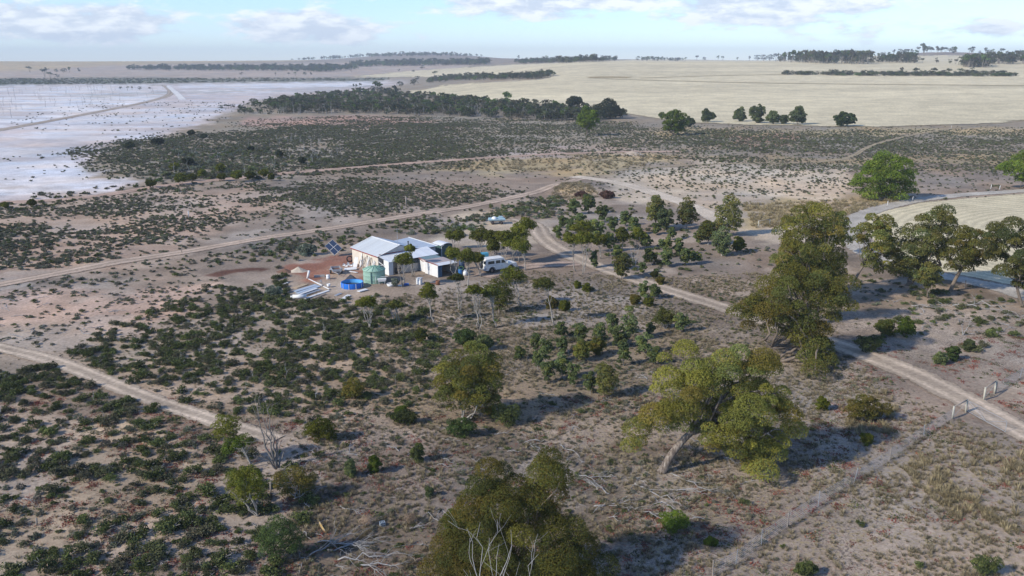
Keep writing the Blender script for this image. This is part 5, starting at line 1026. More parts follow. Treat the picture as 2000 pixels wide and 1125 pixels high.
    one('awning_sheet', RUST, lambda a: a.slab([(11.1, 5.05, 2.0), (12.4, 5.0, 1.62), (12.4, 5.9, 1.62), (11.1, 6.2, 2.0)], .02, 0, (1.6, 1.6, 1.6)))
    for i, (v, h) in enumerate(((1.2, .9), (1.7, .6), (6.8, 1.0))): one('bench_box', TIMB, lambda a: a.box(9.2, 9.9, v, v + .4, 0, h))
    return r
shed()

def small_shed():
    r = empty('small_shed', Lw(11.4, 5.2), SY); tag(r, 'small white-walled iron shed with brown roof and dark open front', 'shed')
    def one(nm, m, fn, par=r):
        a = Acc(); fn(a); return a.build(nm, m, par)
    rg = np.random.default_rng(3)
    for i in range(2): one('wall_panel', WHITE, lambda a: a.box(i * .8, i * .8 + .79, -.03, .03, 0, 1.95, 0, np.ones(3) * (.92 + .08 * i)))
    for i in range(4): one('wall_panel', WHITE, lambda a: a.box(1.7 + i * .85, 1.7 + i * .85 + .84, -.28, -.22, 0, 1.78 - .02 * i, 0, np.ones(3) * rg.uniform(.9, 1)))
    one('end_wall', WHITE, lambda a: a.box(1.62, 1.68, -.2, 0.3, 0, 1.85)); one('wall', GREYW, lambda a: a.box(0, 5.0, 2.9, 2.96, 0, 1.8)); one('wall', GREYW, lambda a: a.box(-.03, .03, .05, 2.85, 0, 1.9))
    for i in range(3): one('roof_sheet', TEALR, lambda a: a.slab([(-.1, -.12 + i, 2.02), (1.68, -.12 + i, 1.95), (1.68, .9 + i, 1.95), (-.1, .9 + i, 2.02)], .02))
    for i in range(4): one('roof_sheet', BROWNR, lambda a: a.slab([(1.6, -.34 + i * .85, 1.99 + .006 * (i % 2)), (4.2, -.34 + i * .85, 1.86), (4.2, .53 + i * .85, 1.86), (1.6, .53 + i * .85, 1.99)], .02, 0, np.ones(3) * rg.uniform(.9, 1.1)))
    for i in range(4): one('front_roof_sheet', WZINC, lambda a: a.slab([(4.15, -.36 + i * .86, 1.90), (5.35, -.36 + i * .86, 1.80), (5.35, .5 + i * .86, 1.80), (4.15, .5 + i * .86, 1.90)], .02, 0, np.ones(3) * rg.uniform(.9, 1.0)))
    one('fascia', REDT, lambda a: a.box(1.55, 5.3, -.40, -.36, 1.84, 1.92)); one('fascia', REDT, lambda a: a.box(-.15, 1.6, -.17, -.13, 1.93, 2.0))
    d = one('door', BLUED, lambda a: a.box(5.1, 5.15, -.25, .45, 0, 1.75)); one('handle', STEEL, lambda a: a.box(5.15, 5.18, .3, .36, .85, 1.0), d)
    one('post', BLUED, lambda a: a.box(5.08, 5.2, 2.75, 2.9, 0, 1.78)); one('shelf', TIMB, lambda a: a.box(1.9, 3.0, 2.3, 2.8, .8, .85))
    return r
small_shed()
def green_shed():
    c = G(862, 505); r = empty('green_shed', c, SY); tag(r, 'narrow dark green iron shed with curved white roof behind the small shed', 'shed')
    for i in range(3): a = Acc(); a.box(-.03, .02 + .006 * (i % 2), i * .72, i * .72 + .71, 0, 2.1); a.build('wall_sheet', GSHEET, r)
    for i in range(3): a = Acc(); a.box(-2.4 + i * .8, -2.4 + i * .8 + .79, -.04, 0, 0, 2.1); a.build('wall_sheet', GSHEET, r)
    a = Acc(); a.box(-2.4, -.05, 2.18, 2.22, 0, 2.1); a.build('wall', GSHEET, r)
    for i in range(3):
        a = Acc()
        for j in range(6):
            t0, t1 = j / 6, (j + 1) / 6; f = lambda t: (-.1 + 2.36 * t, 2.12 + .28 * math.sin(math.pi * t))
            (v0, z0), (v1, z1) = f(t0), f(t1); a.slab([(-2.5 + i * .86, v0, z0), (-2.5 + i * .86 + .87, v0, z0), (-2.5 + i * .86 + .87, v1, z1), (-2.5 + i * .86, v1, z1)], .02)
        a.build('roof_sheet', WZINC, r)
    a = Acc(); a.tube([(.05, .05, .1), (.06, .05, 1.9), (.1, .4, 2.2)], .05, 6); a.build('downpipe', WHITE, r)
green_shed()

def tank():
    p = G(728, 555); r = empty('water_tank', (p.x, p.y + 1.55, 0)); tag(r, 'round pale green water tank with a ribbed conical roof', 'water tank')
    M = simple('tank_green', (.28, .43, .34), .55, noise=.35, nscale=1.5, dirt=(.16, .27, .2)); M2 = simple('tank_green_dark', (.17, .32, .24), .55)
    a = Acc(); a.lathe([(1.55, 0), (1.55, .5), (1.56, .52), (1.55, .54), (1.55, 1.1), (1.56, 1.12), (1.55, 1.14), (1.55, 1.75), (1.58, 1.8)], 40); a.build('wall', M, r, True)
    a = Acc(); a.lathe([(1.62, 1.78), (1.62, 1.84), (.22, 2.28), (.2, 2.36), (0, 2.38)], 40); a.build('roof', M, r, True)
    for i in range(12):
        t = i / 12 * 2 * math.pi; a = Acc(); a.tube([(1.58 * math.cos(t), 1.58 * math.sin(t), 1.86), (.25 * math.cos(t), .25 * math.sin(t), 2.29)], .045, 5); a.build('roof_rib', M2, r)
    a = Acc(); a.tube([(-.25, -1.62, .1), (-.25, -1.62, 1.75)], .07, 8); a.build('pipe', M, r); a = Acc(); a.tube([(.45, -1.55, .15), (.45, -1.6, 1.1)], .03, 6); a.build('overflow_pipe', WHITE, r)
    a = Acc(); a.lathe([(0, .1), (.28, .08), (.3, 0)], 14, c=(.6, .5, 2.1)); a.build('hatch', M2, r)
tank()
def pool():
    p = G(684, 566); r = empty('pool', (p.x, p.y + 1.5, 0)); tag(r, 'round bright blue above-ground pool with white posts', 'pool')
    B1 = simple('pool_blue', (.015, .16, .62), .45, noise=.2, nscale=2, dirt=(.02, .12, .45)); B2 = simple('pool_lining', (.10, .38, .72), .5); W = simple('pool_water', (.05, .055, .06), .35, spec=.35, noise=.4)
    a = Acc(); a.lathe([(1.46, 0), (1.5, .1), (1.5, .68), (1.49, .72)], 40); a.build('wall', B1, r, True); a = Acc(); a.lathe([(1.46, .72), (1.44, .2)], 40); a.build('lining', B2, r, True)
    a = Acc(); a.lathe([(1.445, .26), (0, .26)], 40); a.build('water', W, r)
    ring = [(1.49 * math.cos(t), 1.49 * math.sin(t), .74) for t in np.linspace(0, 2 * math.pi, 41)]; a = Acc(); a.tube(ring, .03, 6, cap=False); a.build('rim', B1, r)
    for i in range(10):
        t = (i + .35) / 10 * 2 * math.pi; a = Acc(); a.tube([(1.55 * math.cos(t), 1.55 * math.sin(t), 0), (1.53 * math.cos(t), 1.53 * math.sin(t), .76)], .035, 6); a.build('post', WHITE, r)
pool()
def solar():
    r = empty('solar_panel', G(652, 500)); b = np.array(r.location); tag(r, 'tilted array of four solar panels set as a diamond left of the shed', 'solar panel')
    y = b[1]; T, Rr, Bt, Lf = [at(649.5, 467.5, y + .55) - b, at(668.5, 485, y - .05) - b, at(653.5, 498.5, y - .6) - b, at(634, 480.5, y + .0) - b]
    PV = simple('solar_cells', (.03, .045, .085), .2, spec=.6, noise=.3, nscale=6)
    def bl(s, t): return Lf * (1 - s) * (1 - t) + T * s * (1 - t) + Rr * s * t + Bt * (1 - s) * t
    n = np.cross(T - Lf, Bt - Lf); n = n / np.linalg.norm(n); n = n * (-1 if n[1] > 0 else 1)
    for i in (0, 1):
        for j in (0, 1):
            e = .011; s0, s1, t0, t1 = i * .5 + e * .4, i * .5 + .5 - e * .4, j * .5 + e * .4, j * .5 + .5 - e * .4
            a = Acc(); q = [bl(s0, t0), bl(s1, t0), bl(s1, t1), bl(s0, t1)]; a.hexa([p - n * .03 for p in q], q); fr = a.build('panel_frame', WHITE, r)
            a = Acc(); q = [bl(s0 + e, t0 + e) + n * .004, bl(s1 - e, t0 + e) + n * .004, bl(s1 - e, t1 - e) + n * .004, bl(s0 + e, t1 - e) + n * .004]; a.hexa([p - n * .003 for p in q], q); a.build('cells', PV, fr)
    c = bl(.5, .5) - n * .08; a = Acc(); a.tube([(c[0], c[1], -.05), c], .05, 8); a.build('post', STEEL, r)
    for s in (-1, 1): a = Acc(); a.tube([(c[0] + s * .9, c[1] + .5, -.02), c + np.array([s * .25, .05, -.1])], .03, 6); a.build('strut', STEEL, r)
solar()

def wheel(par, x, y, rad, w, side, name='wheel'):
    a = Acc(); a.lathe([(rad * .6, -w / 2), (rad * .94, -w / 2), (rad, -w * .3), (rad, w * .3), (rad * .94, w / 2), (rad * .6, w / 2)], 20); V_ = a.V[0].copy(); a.V[0] = np.stack([V_[:, 0], V_[:, 2], V_[:, 1]], 1)
    t = a.build(name, DARK, par, True, loc=(x, y, rad)); b = Acc(); b.lathe([(rad * .62, 0), (rad * .55, w * .3), (rad * .2, w * .2), (rad * .18, w * .42), (0, w * .42)], 16); V_ = b.V[0].copy(); b.V[0] = np.stack([V_[:, 0], V_[:, 2] * side, V_[:, 1]], 1); b.build('rim', simple('wheel_rim', (.30, .22, .18), .6, noise=.5), t, True); return t

def vehicle():
    rw = G(961, 534); yaw = R(31); d = Vector((math.cos(yaw), math.sin(yaw), 0)); l = Vector((-d.y, d.x, 0)); s = 1.08
    c = rw + d * 1.5 * s + l * .78 * s; r = empty('parked_vehicle', (c.x, c.y, float(hgt(c.x, c.y))), yaw); r.scale = (s, s, s); tag(r, 'dusty white four-wheel-drive wagon with dark side windows parked among the trees', 'vehicle')
    W = simple('vehicle_white', (.74, .74, .71), .35, spec=.5, noise=.3, nscale=2, dirt=(.60, .50, .40)); TR = simple('vehicle_trim', (.10, .10, .10), .6)
    def one(nm, m, fn, par=r, sm=False):
        a = Acc(); fn(a); return a.build(nm, m, par, sm)
    XF, XR, RA = 1.5, -1.5, .48
    def bot(x):
        for cx in (XF, XR):
            if abs(x - cx) < RA: return .36 + math.sqrt(RA ** 2 - (x - cx) ** 2) * 1.05
        return .46
    def topz(x): return 1.16 if x < .95 else 1.16 - .04 * (x - .95) / 1.5 if x < 2.2 else 1.12 - .22 * (x - 2.2)
    xs = sorted(set([-2.42, -2.38, .95, 2.2, 2.42, 2.45] + list(np.linspace(-2.38, 2.42, 40)) + [XF - RA, XF + RA, XR - RA, XR + RA]))
    def body(a):
        secs = []
        for x in xs:
            hw = .86 if x < 1.0 else .86 - .03 * (x - 1.0); hw -= .06 if x in (-2.42, 2.45) else 0; b, t = bot(x), topz(x)
            secs.append([(x, hw - .02, b), (x, hw, (b + t) / 2), (x, hw - .01, t - .06), (x, hw - .08, t), (x, 0, t + .015), (x, -hw + .08, t), (x, -hw + .01, t - .06), (x, -hw, (b + t) / 2), (x, -hw + .02, b)])
        V_ = [p for s_ in secs for p in s_]; k = 9; fs = []
        for i in range(len(xs) - 1):
            for j in range(k): m_ = (j + 1) % k; fs.append((i * k + j, i * k + m_, (i + 1) * k + m_, (i + 1) * k + j))
        fs += [tuple(range(k)), tuple((len(xs) - 1) * k + j for j in range(k - 1, -1, -1))]; a.add(V_, fs)
    one('body', W, body)
    prof = [(.84, 1.15), (.82, 1.45), (.77, 1.80), (.72, 1.98), (.60, 2.07), (.3, 2.10), (0, 2.11)]; full = prof + [(-y, z) for y, z in prof[-2::-1]]
    def cab(a):
        st = []
        for x, k_ in ((-2.40, 'f'), (-2.30, 'f'), (.20, 'f'), (.36, 't'), (.98, 'b')):
            if k_ == 'f': st.append([(x if z < 1.7 else x + (.05 if x < -2.35 else 0), y, z) for y, z in full])
            elif k_ == 't': st.append([(x + (2.05 - z) * .55 if z < 2.05 else x - .1, y, z) for y, z in full])
            else: st.append([(x, y * (.97), 1.15 + (z - 1.15) * .012) for y, z in full])
        k = len(full); V_ = [p for s_ in st for p in s_]; fs = []
        for i in range(len(st) - 1):
            for j in range(k - 1): fs.append((i * k + j, i * k + j + 1, (i + 1) * k + j + 1, (i + 1) * k + j))
        fs.append(tuple(range(k))); a.add(V_, fs)
    one('cabin', W, cab)
    def sy(z): return .82 - (z - 1.45) / .35 * .05 if z > 1.45 else .84 - (z - 1.15) / .3 * .02
    for sd in (-1, 1):
        for (x0, x1, z0, z1, sl, nm) in ((-2.12, -1.12, 1.33, 1.73, 0, 'side_window'), (-.92, -.18, 1.33, 1.73, 0, 'side_window'), (-.02, .72, 1.30, 1.75, .38, 'door_window')):
            q = [(x0, sd * (sy(z0) + .012), z0), (x1, sd * (sy(z0) + .012), z0), (x1 - sl, sd * (sy(z1) + .012), z1), (x0 + .02, sd * (sy(z1) + .012), z1)]
            one(nm, GLASS, lambda a: a.slab(q if sd > 0 else q[::-1], -.01))
        dr = one('door', W, lambda a: a.box(-.12, .88, sd * .862 - .006, sd * .862 + .006, .56, 1.12)); one('handle', TR, lambda a: a.box(-.05, .1, sd * .875 - .01, sd * .875 + .01, .98, 1.02), dr)
        one('mirror', W, lambda a: a.box(.80, .92, sd * .98 - .1, sd * .98 + .1, 1.25, 1.45)); one('headlight', simple('lamp_glass', (.6, .6, .58), .2), lambda a: a.box(2.42, 2.47, sd * .62 - .12, sd * .62 + .12, .84, 1.02)); one('tail_light', REDT, lambda a: a.box(-2.44, -2.41, sd * .74 - .06, sd * .74 + .06, .62, .86))
        one('wheel_arch', TR, lambda a: a.tube([(XR + (RA + .02) * math.cos(t), sd * .86, .38 + (RA + .04) * math.sin(t)) for t in np.linspace(.1, math.pi - .1, 12)], .035, 5))
        one('wheel_arch', TR, lambda a: a.tube([(XF + (RA + .02) * math.cos(t), sd * .85, .38 + (RA + .04) * math.sin(t)) for t in np.linspace(.1, math.pi - .1, 12)], .035, 5))
        one('rear_window', GLASS, lambda a: a.box(-2.425, -2.40, sd * .36 - .28, sd * .36 + .28, 1.3, 1.72)); one('rear_door', W, lambda a: a.box(-2.43, -2.415, sd * .40 - .36, sd * .40 + .36, .6, 1.2))
        for x in (XF, XR): wheel(r, x, sd * .74, .39, .25, sd)
        one('flap', TR, lambda a: a.box(XR - .58, XR - .55, sd * .74 - .12, sd * .74 + .12, .15, .5))
    one('windscreen', GLASS, lambda a: a.slab([(.90, -.70, 1.20), (.90, .70, 1.20), (.505, .64, 1.86), (.505, -.64, 1.86)], -.012)); one('grille', TR, lambda a: a.box(2.44, 2.47, -.46, .46, .80, 1.0)); one('bumper', STEEL, lambda a: a.box(2.46, 2.62, -.86, .86, .48, .68)); one('bumper', STEEL, lambda a: a.box(-2.58, -2.44, -.8, .8, .46, .58))
    one('underbody', TR, lambda a: a.box(-2.2, 2.2, -.6, .6, .34, .5)); one('wiper_panel', TR, lambda a: a.box(.92, 1.02, -.7, .7, 1.165, 1.185)); one('gutter', TR, lambda a: (a.box(-2.3, .3, .735, .75, 1.955, 1.975), a.box(-2.3, .3, -.75, -.735, 1.955, 1.975)))
    sp = Acc(); sp.lathe([(0, .1), (.30, .1), (.38, .07), (.38, -.07), (0, -.07)], 18); V_ = sp.V[0].copy(); sp.V[0] = np.stack([-2.53 + V_[:, 2], .42 + V_[:, 0], 1.0 + V_[:, 1]], 1); sp.build('spare_wheel', DARK, r, True)
vehicle()

def trailer(nm, label, C4, zt, tray_mat, junk=None):
    """box trailer from its four rim corners (back-left, front-left, front-right, back-right)"""
    P_ = [G(x, y, zt) for x, y in C4]; c = sum(P_, Vector()) / 4; f = ((P_[1] + P_[2]) - (P_[0] + P_[3])) / 2; yaw = math.atan2(f.y, f.x); ln = 2.1; wd = 1.35
    r = empty(nm, (c.x, c.y, float(hgt(c.x, c.y))), yaw); tag(r, label, 'trailer')
    for (x0, x1, y0, y1) in ((-ln / 2, ln / 2, -wd / 2, -wd / 2 + .04), (-ln / 2, ln / 2, wd / 2 - .04, wd / 2), (-ln / 2, -ln / 2 + .04, -wd / 2 + .04, wd / 2 - .04), (ln / 2 - .04, ln / 2, -wd / 2 + .04, wd / 2 - .04)): a = Acc(); a.box(x0, x1, y0, y1, .5, .85); a.build('side_panel', STEEL, r)
    a = Acc(); a.box(-ln / 2 + .04, ln / 2 - .04, -wd / 2 + .04, wd / 2 - .04, .48, .54); a.build('tray', RUST, r)
    for s in (-1, 1):
        wheel(r, -.1, s * (wd / 2 + .13), .3, .2, s); a = Acc(); a.box(-.45, .25, s * (wd / 2 + .13) - .12, s * (wd / 2 + .13) + .12, .62, .65); a.build('mudguard', STEEL, r); a = Acc(); a.tube([(ln / 2, s * wd * .4, .48), (ln / 2 + 1.1, s * .04, .44)], .035, 6); a.build('drawbar', STEEL, r)
    a = Acc(); a.tube([(ln / 2 + .9, 0, .0), (ln / 2 + .9, 0, .55)], .03, 6); a.build('jockey_stand', STEEL, r); a = Acc(); a.box(ln / 2 + 1.05, ln / 2 + 1.3, -.05, .05, .42, .5); a.build('hitch', DARK, r); return r
trailer('box_trailer', 'small open box trailer with rusty tray beside the shed', [(643.5, 521), (650, 531), (669, 525), (662.7, 517.5)], .8, RUST)

def camper():
    p = G(970, 437); r = empty('flat_trailer', p, R(8)); tag(r, 'flat trailer with pale blue cover and white dome on the clearing', 'trailer'); BL = simple('pale_blue_cover', (.32, .45, .50), .6, noise=.4, nscale=2)
    a = Acc(); a.hexa([(-1.6, -.8, .75), (1.6, -.8, .75), (1.6, .9, .75), (-1.6, .9, .75)], [(-1.65, -.85, .95), (1.65, -.85, 1.0), (1.5, .9, 1.15), (-1.5, .9, 1.1)]); a.build('cover', BL, r)
    a = Acc(); a.box(-1.5, 1.5, -.7, .8, .5, .72); a.build('frame', TIMB, r); a = Acc(); a.lathe([(.55, 0), (.5, .22), (.33, .4), (0, .48)], 18, c=(-.45, -.1, 1.0)); a.build('dome', WHITE, r, True)
    a = Acc(); a.hexa([(.35, .1, 1.02), (1.4, .1, 1.02), (1.4, .7, 1.05), (.35, .7, 1.05)], [(.45, .2, 1.35), (1.2, .15, 1.3), (1.2, .6, 1.42), (.5, .6, 1.4)]); a.build('bundle', BL, r)
    for s in (-1, 1):
        for x in (-.35, .35): wheel(r, x * 2.4, s * .78, .3, .2, s)
    a = Acc(); a.tube([(1.5, .3, .6), (2.5, 0, .5)], .04, 6); a.build('drawbar', STEEL, r)
camper()

def prop(nm, label, cat, mat, fn, px_, py_, rz=0.0, group=None, sm=False):
    a = Acc(); fn(a); p = G(px_, py_); o = a.build(nm, mat, smooth=sm, loc=p); o.rotation_euler = (0, 0, rz); return tag(o, label, cat, group)
# boards and rails leaning on the cream wall
rgp = np.random.default_rng(9)
for i in range(11):
    u = 3.0 + i * .42 + rgp.uniform(-.1, .1); h = rgp.uniform(1.3, 2.15); w = rgp.uniform(.08, .2); m_ = (TIMB, WHITE, STEEL, TIMB)[i % 4]; a = Acc(); du = rgp.uniform(-.25, .25); y0 = -rgp.uniform(.5, .9)
    a.hexa([(-w / 2, 0, 0), (w / 2, 0, 0), (w / 2, .04, .0), (-w / 2, .04, 0)], [(du - w / 2, -y0 - .14, h), (du + w / 2, -y0 - .14, h), (du + w / 2, -y0 - .10, h), (du - w / 2, -y0 - .10, h)])
    o = a.build('leaning_board', m_, loc=Lw(u, y0)); o.rotation_euler = (0, 0, SY); tag(o, '%s leaning against the cream shed wall, %s from the left' % ({id(TIMB): 'grey board', id(WHITE): 'white plank', id(STEEL): 'steel strip'}[id(m_)], ('first', 'second', 'third', 'fourth', 'fifth', 'sixth', 'seventh', 'eighth', 'ninth', 'tenth', 'eleventh')[i]), 'board', 'boards leaning on the shed wall')
prop('white_door', 'white door panel propped upright at the left shed corner', 'panel', WHITE, lambda a: a.hexa([(-.3, 0, 0), (.35, -.15, 0), (.35, -.08, 0), (-.3, .07, 0)], [(0, .35, 1.45), (.55, .2, 1.4), (.55, .27, 1.4), (0, .42, 1.45)]), 693, 521)
prop('white_board', 'white flat sheet lying in the junk before the shed', 'panel', WHITE, lambda a: (a.hexa([(-1, -.5, .1), (.9, -.6, .15), (1, .4, .3), (-.8, .5, .2)], [(-1, -.5, .13), (.9, -.6, .18), (1, .4, .33), (-.8, .5, .23)]), a.box(-.6, .5, -.3, .3, 0, .12)), 684, 527, .3)
prop('white_board', 'narrow white sheet slanting towards the trailer drawbar', 'panel', WHITE, lambda a: a.hexa([(-.9, -.15, .02), (.9, -.2, .1), (.9, .2, .1), (-.9, .15, .02)], [(-.9, -.15, .06), (.9, -.2, .14), (.9, .2, .14), (-.9, .15, .06)]), 690, 532, -.7)
prop('old_tyre', 'dark old tyre leaning near the shed corner', 'tyre', DARK, lambda a: a.tube([(.42 * math.cos(t), .12 * math.sin(t), .44 + .40 * math.sin(t)) for t in np.linspace(0, 6.283, 25)], .1, 8, cap=False), 683, 511, .4, sm=True)
prop('scrap_heap', 'low heap of grey scrap under the white panel', 'scrap', STEEL, lambda a: [a.hexa([(x, y, 0), (x + .5, y - .1, 0), (x + .45, y + .3, 0), (x, y + .3, 0)], [(x + .1, y, h), (x + .45, y, h * .8), (x + .4, y + .25, h * .9), (x + .1, y + .25, h)]) for x, y, h in ((-.9, 0, .3), (-.3, .2, .45), (.2, -.2, .25), (.5, .3, .35), (-.5, -.4, .2))], 680, 519)
prop('dark_tent', 'small dark pyramid cover behind the blue pool', 'cover', simple('dark_canvas', (.05, .055, .07), .8), lambda a: (a.add([(-.85, -.5, 0), (.85, -.6, 0), (.75, .6, 0), (-.7, .6, 0), (-.05, 0, .75), (.12, .02, .73)], [(0, 1, 5, 4), (1, 2, 5), (2, 3, 4, 5), (3, 0, 4), (3, 2, 1, 0)])), 685, 546)
prop('standing_pipe', 'short white concrete pipe tilted upright in the yard', 'pipe', WHITE, lambda a: a.tube([(-.1, 0, .0), (.18, .1, 1.15)], .17, 14), 602, 544, sm=True)
prop('concrete_trough', 'grey concrete trough lying beside the tilted pipe', 'trough', simple('concrete', (.40, .38, .35), .9, noise=.5), lambda a: (a.box(-.75, .75, -.2, .2, 0, .1), a.box(-.75, .75, -.2, -.14, .1, .3), a.box(-.75, .75, .14, .2, .1, .3), a.box(-.75, -.68, -.14, .14, .1, .3), a.box(.68, .75, -.14, .14, .1, .3)), 624, 541, .15)
prop('white_drum', 'white drum on the red soil left of the trailer', 'drum', WHITE, lambda a: a.lathe([(0, 0), (.26, 0), (.27, .25), (.26, .27), (.27, .5), (.26, .62), (0, .62)], 18), 641, 545, sm=True)
prop('white_bucket', 'white bucket left of the blue pool', 'bucket', WHITE, lambda a: (a.lathe([(0, 0), (.2, 0), (.26, .5), (.23, .5), (.18, .06), (0, .06)], 16)), 642, 561, sm=True)
prop('grey_stand', 'grey folded metal stand near the sheet pile', 'stand', STEEL, lambda a: (a.tube([(-.25, 0, 0), (0, 0, .75)], .03, 6), a.tube([(.25, .1, 0), (0, 0, .75)], .03, 6), a.tube([(0, .3, 0), (0, 0, .75)], .03, 6), a.box(-.12, .12, -.1, .12, .5, .54)), 627, 556)
def pile(nm, label, px_, py_, w, h, mat, seed):
    rg = np.random.default_rng(seed); a = Acc(); n, k = 9, 28; V_ = []
    for i in range(n):
        for j in range(k):
            t = j / k * 6.283; q = i / (n - 1); rr_ = w * .5 * (q) * (1 + .16 * math.sin(2 * t + seed) + .07 * math.sin(5 * t)); V_.append((rr_ * math.cos(t), rr_ * math.sin(t) * .8, h * (1 - q) ** 1.2 + rg.normal() * .02 * (1 - q) - .01))
    a.add(V_, [(i * k + j, i * k + (j + 1) % k, (i + 1) * k + (j + 1) % k, (i + 1) * k + j) for i in range(n - 1) for j in range(k)]); o = a.build(nm, mat, smooth=True, loc=G(px_, py_)); tag(o, label, 'pile')
pile('sand_pile', 'pale sand pile at the left of the yard', 583, 530, 2.6, .75, simple('pale_sand', (.52, .44, .34), .95, noise=.3, bump=.5), 1)
pile('soil_pile', 'brown soil pile left of the pale sand pile', 556, 531, 2.4, .55, simple('brown_soil', (.17, .10, .07), .95, noise=.5, bump=.5), 2)
pile('soil_pile', 'low bare mound on the scrub flat at the right', 1235, 302, 9, 1.3, simple('bare_mound', (.42, .34, .26), .95, noise=.4, bump=.4), 3)
# sheet iron and timber laid out left of the pool
SH = [((575, 570), (618, 557.5), .7, 'blue', 'wide blue-grey sheet at the back of the pile left of the pool'), ((580, 574), (624, 560), .6, 'blue', 'second blue-grey sheet of the pile left of the pool'), ((585, 576.5), (619, 565), .35, 'white', 'narrow white sheet in the middle of the pile'), ((594, 578), (626, 568), .28, 'steel', 'thin steel strip beside the narrow white sheet'), ((595, 584), (642, 568.5), .36, 'white', 'long white sheet at the front of the pile'), ((600, 589), (636, 575), .2, 'timber', 'dark timber length before the long white sheet'), ((603, 546), (629, 559), .14, 'white', 'thin pale beam lying across to the pool'), ((632, 561), (643, 567), .14, 'white', 'short pale beam end near the pool'), ((576, 563), (597, 556), .8, 'tan', 'tan board with white end behind the pile'), ((550, 558), (562, 553), .2, 'white', 'small white strip in the saltbush left of the pile'), ((667, 587), (682, 578), .55, 'white', 'crumpled white sheet in the saltbush below the pool'), ((700, 571), (716, 567), .6, 'white', 'small pale sheet below the green tank'), ((655, 578), (666, 574), .4, 'steel', 'small grey sheet between bushes below the pool'), ((719, 583), (727, 579), .3, 'white', 'small white scrap right of the crumpled sheet')]
for i, (p0, p1, w, m_, lb) in enumerate(SH):
    A_ = np.array(G(*p0)); B_ = np.array(G(*p1)); d = B_ - A_; l = np.linalg.norm(d); d /= l; n = np.array([-d[1], d[0], 0]) * w / 2; z = .08 + .03 * (i % 4); a = Acc(); q = [-n + (0, 0, z), d * l - n + (0, 0, z + .03), d * l + n + (0, 0, z + .05), n + (0, 0, z)]
    a.hexa([p - np.array([0, 0, .08 if m_ != 'timber' else .05]) for p in q], q); o = a.build('laid_sheet', {'blue': BLUEZ, 'white': WHITE, 'steel': STEEL, 'timber': TIMB, 'tan': simple('tan_board', (.45, .34, .22), .8, noise=.4)}[m_], loc=A_); tag(o, lb, 'sheet', 'sheets laid out by the pool')
prop('white_cylinder', 'white cylindrical tank lying at the left end of the sheet pile', 'tank', WHITE, lambda a: (a.tube([(-.75, 0, .3), (1.0, .25, .3)], .28, 14), a.tube([(-1.0, -.03, .26), (-.76, 0, .28)], .2, 12)), 583, 584, sm=True)
# things before the lean-to
prop('white_trolley', 'white tub on a stand right of the green tank', 'tub', WHITE, lambda a: (a.hexa([(-.5, -.3, .45), (.5, -.3, .45), (.5, .3, .45), (-.5, .3, .45)], [(-.62, -.36, .8), (.62, -.36, .8), (.62, .36, .8), (-.62, .36, .8)]), [a.tube([(x, y, 0), (x, y, .46)], .025, 5) for x in (-.4, .4) for y in (-.22, .22)], a.tube([(-.8, .4, .9), (.9, .5, 1.0)], .03, 5)), 746, 555, .2)
prop('white_planter', 'white oval planter with a pale plant before the lean-to', 'planter', WHITE, lambda a: (a.lathe([(0, 0), (.45, 0), (.55, .4), (.5, .4), (.42, .1), (0, .1)], 16)), 763, 559, sm=True)
tree('pale_plant', 'pale green plant growing in the white planter', (772, 560), ell(772, 551, 14, 14), 'silver', puff=.25, fill=.5, trunk='multi', zmin=.1, cat='plant', r0=.015)
prop('blue_cooler', 'blue and white cooler box on the ground before the lean-to', 'cooler', simple('cooler_blue', (.04, .12, .38), .5), lambda a: (a.box(-.4, .4, -.2, .2, 0, .26)), 793, 557, .2)
prop('cooler_lid', 'white lid lying beside the blue cooler', 'lid', WHITE, lambda a: a.hexa([(-.35, -.2, .02), (.35, -.2, .02), (.35, .2, .06), (-.35, .2, .06)], [(-.3, -.17, .1), (.3, -.17, .1), (.3, .17, .14), (-.3, .17, .14)]), 782, 558.5, -.2)
prop('white_cabinet', 'upright white cabinet before the small shed', 'cabinet', WHITE, lambda a: (a.box(-.35, .35, -.25, .25, 0, .85), a.hexa([(-.38, -.28, .85), (.42, -.28, .85), (.42, .28, .85), (-.38, .28, .85)], [(-.38, -.28, .9), (.5, -.28, 1.0), (.5, .28, 1.0), (-.38, .28, .9)])), 819, 555, -.5)
prop('rusty_drum', 'rusty half drum before the small shed', 'drum', RUST, lambda a: a.lathe([(0, 0), (.3, 0), (.31, .3), (.3, .32), (.3, .6), (.27, .6), (.27, .1), (0, .1)], 16), 855, 556, sm=True)
prop('rusty_trough', 'rusty bent iron rail lying between cabinet and drum', 'rail', RUST, lambda a: (a.tube([(-1.0, .1, .3), (-.6, 0, .12), (.9, -.05, .1)], .06, 6), a.box(-.9, -.8, 0, .1, 0, .3)), 842, 555)
prop('blue_drum', 'blue plastic drum beside the small shed', 'drum', simple('drum_blue', (.03, .14, .36), .5), lambda a: a.lathe([(0, 0), (.28, 0), (.30, .1), (.30, .8), (.25, .88), (0, .88)], 18), 899, 537, sm=True)
prop('dark_blue_drum', 'dark blue tall drum behind the blue one', 'drum', simple('drum_navy', (.04, .07, .13), .5), lambda a: a.lathe([(0, 0), (.42, 0), (.45, .1), (.45, 1.2), (.3, 1.4), (0, 1.42)], 18), 902, 526, sm=True)
prop('white_bag', 'white bulk bag right of the blue drum', 'bag', WHITE, lambda a: a.lathe([(0, 0), (.3, .0), (.36, .25), (.33, .6), (.15, .85), (0, .8)], 12), 909, 538, sm=True)
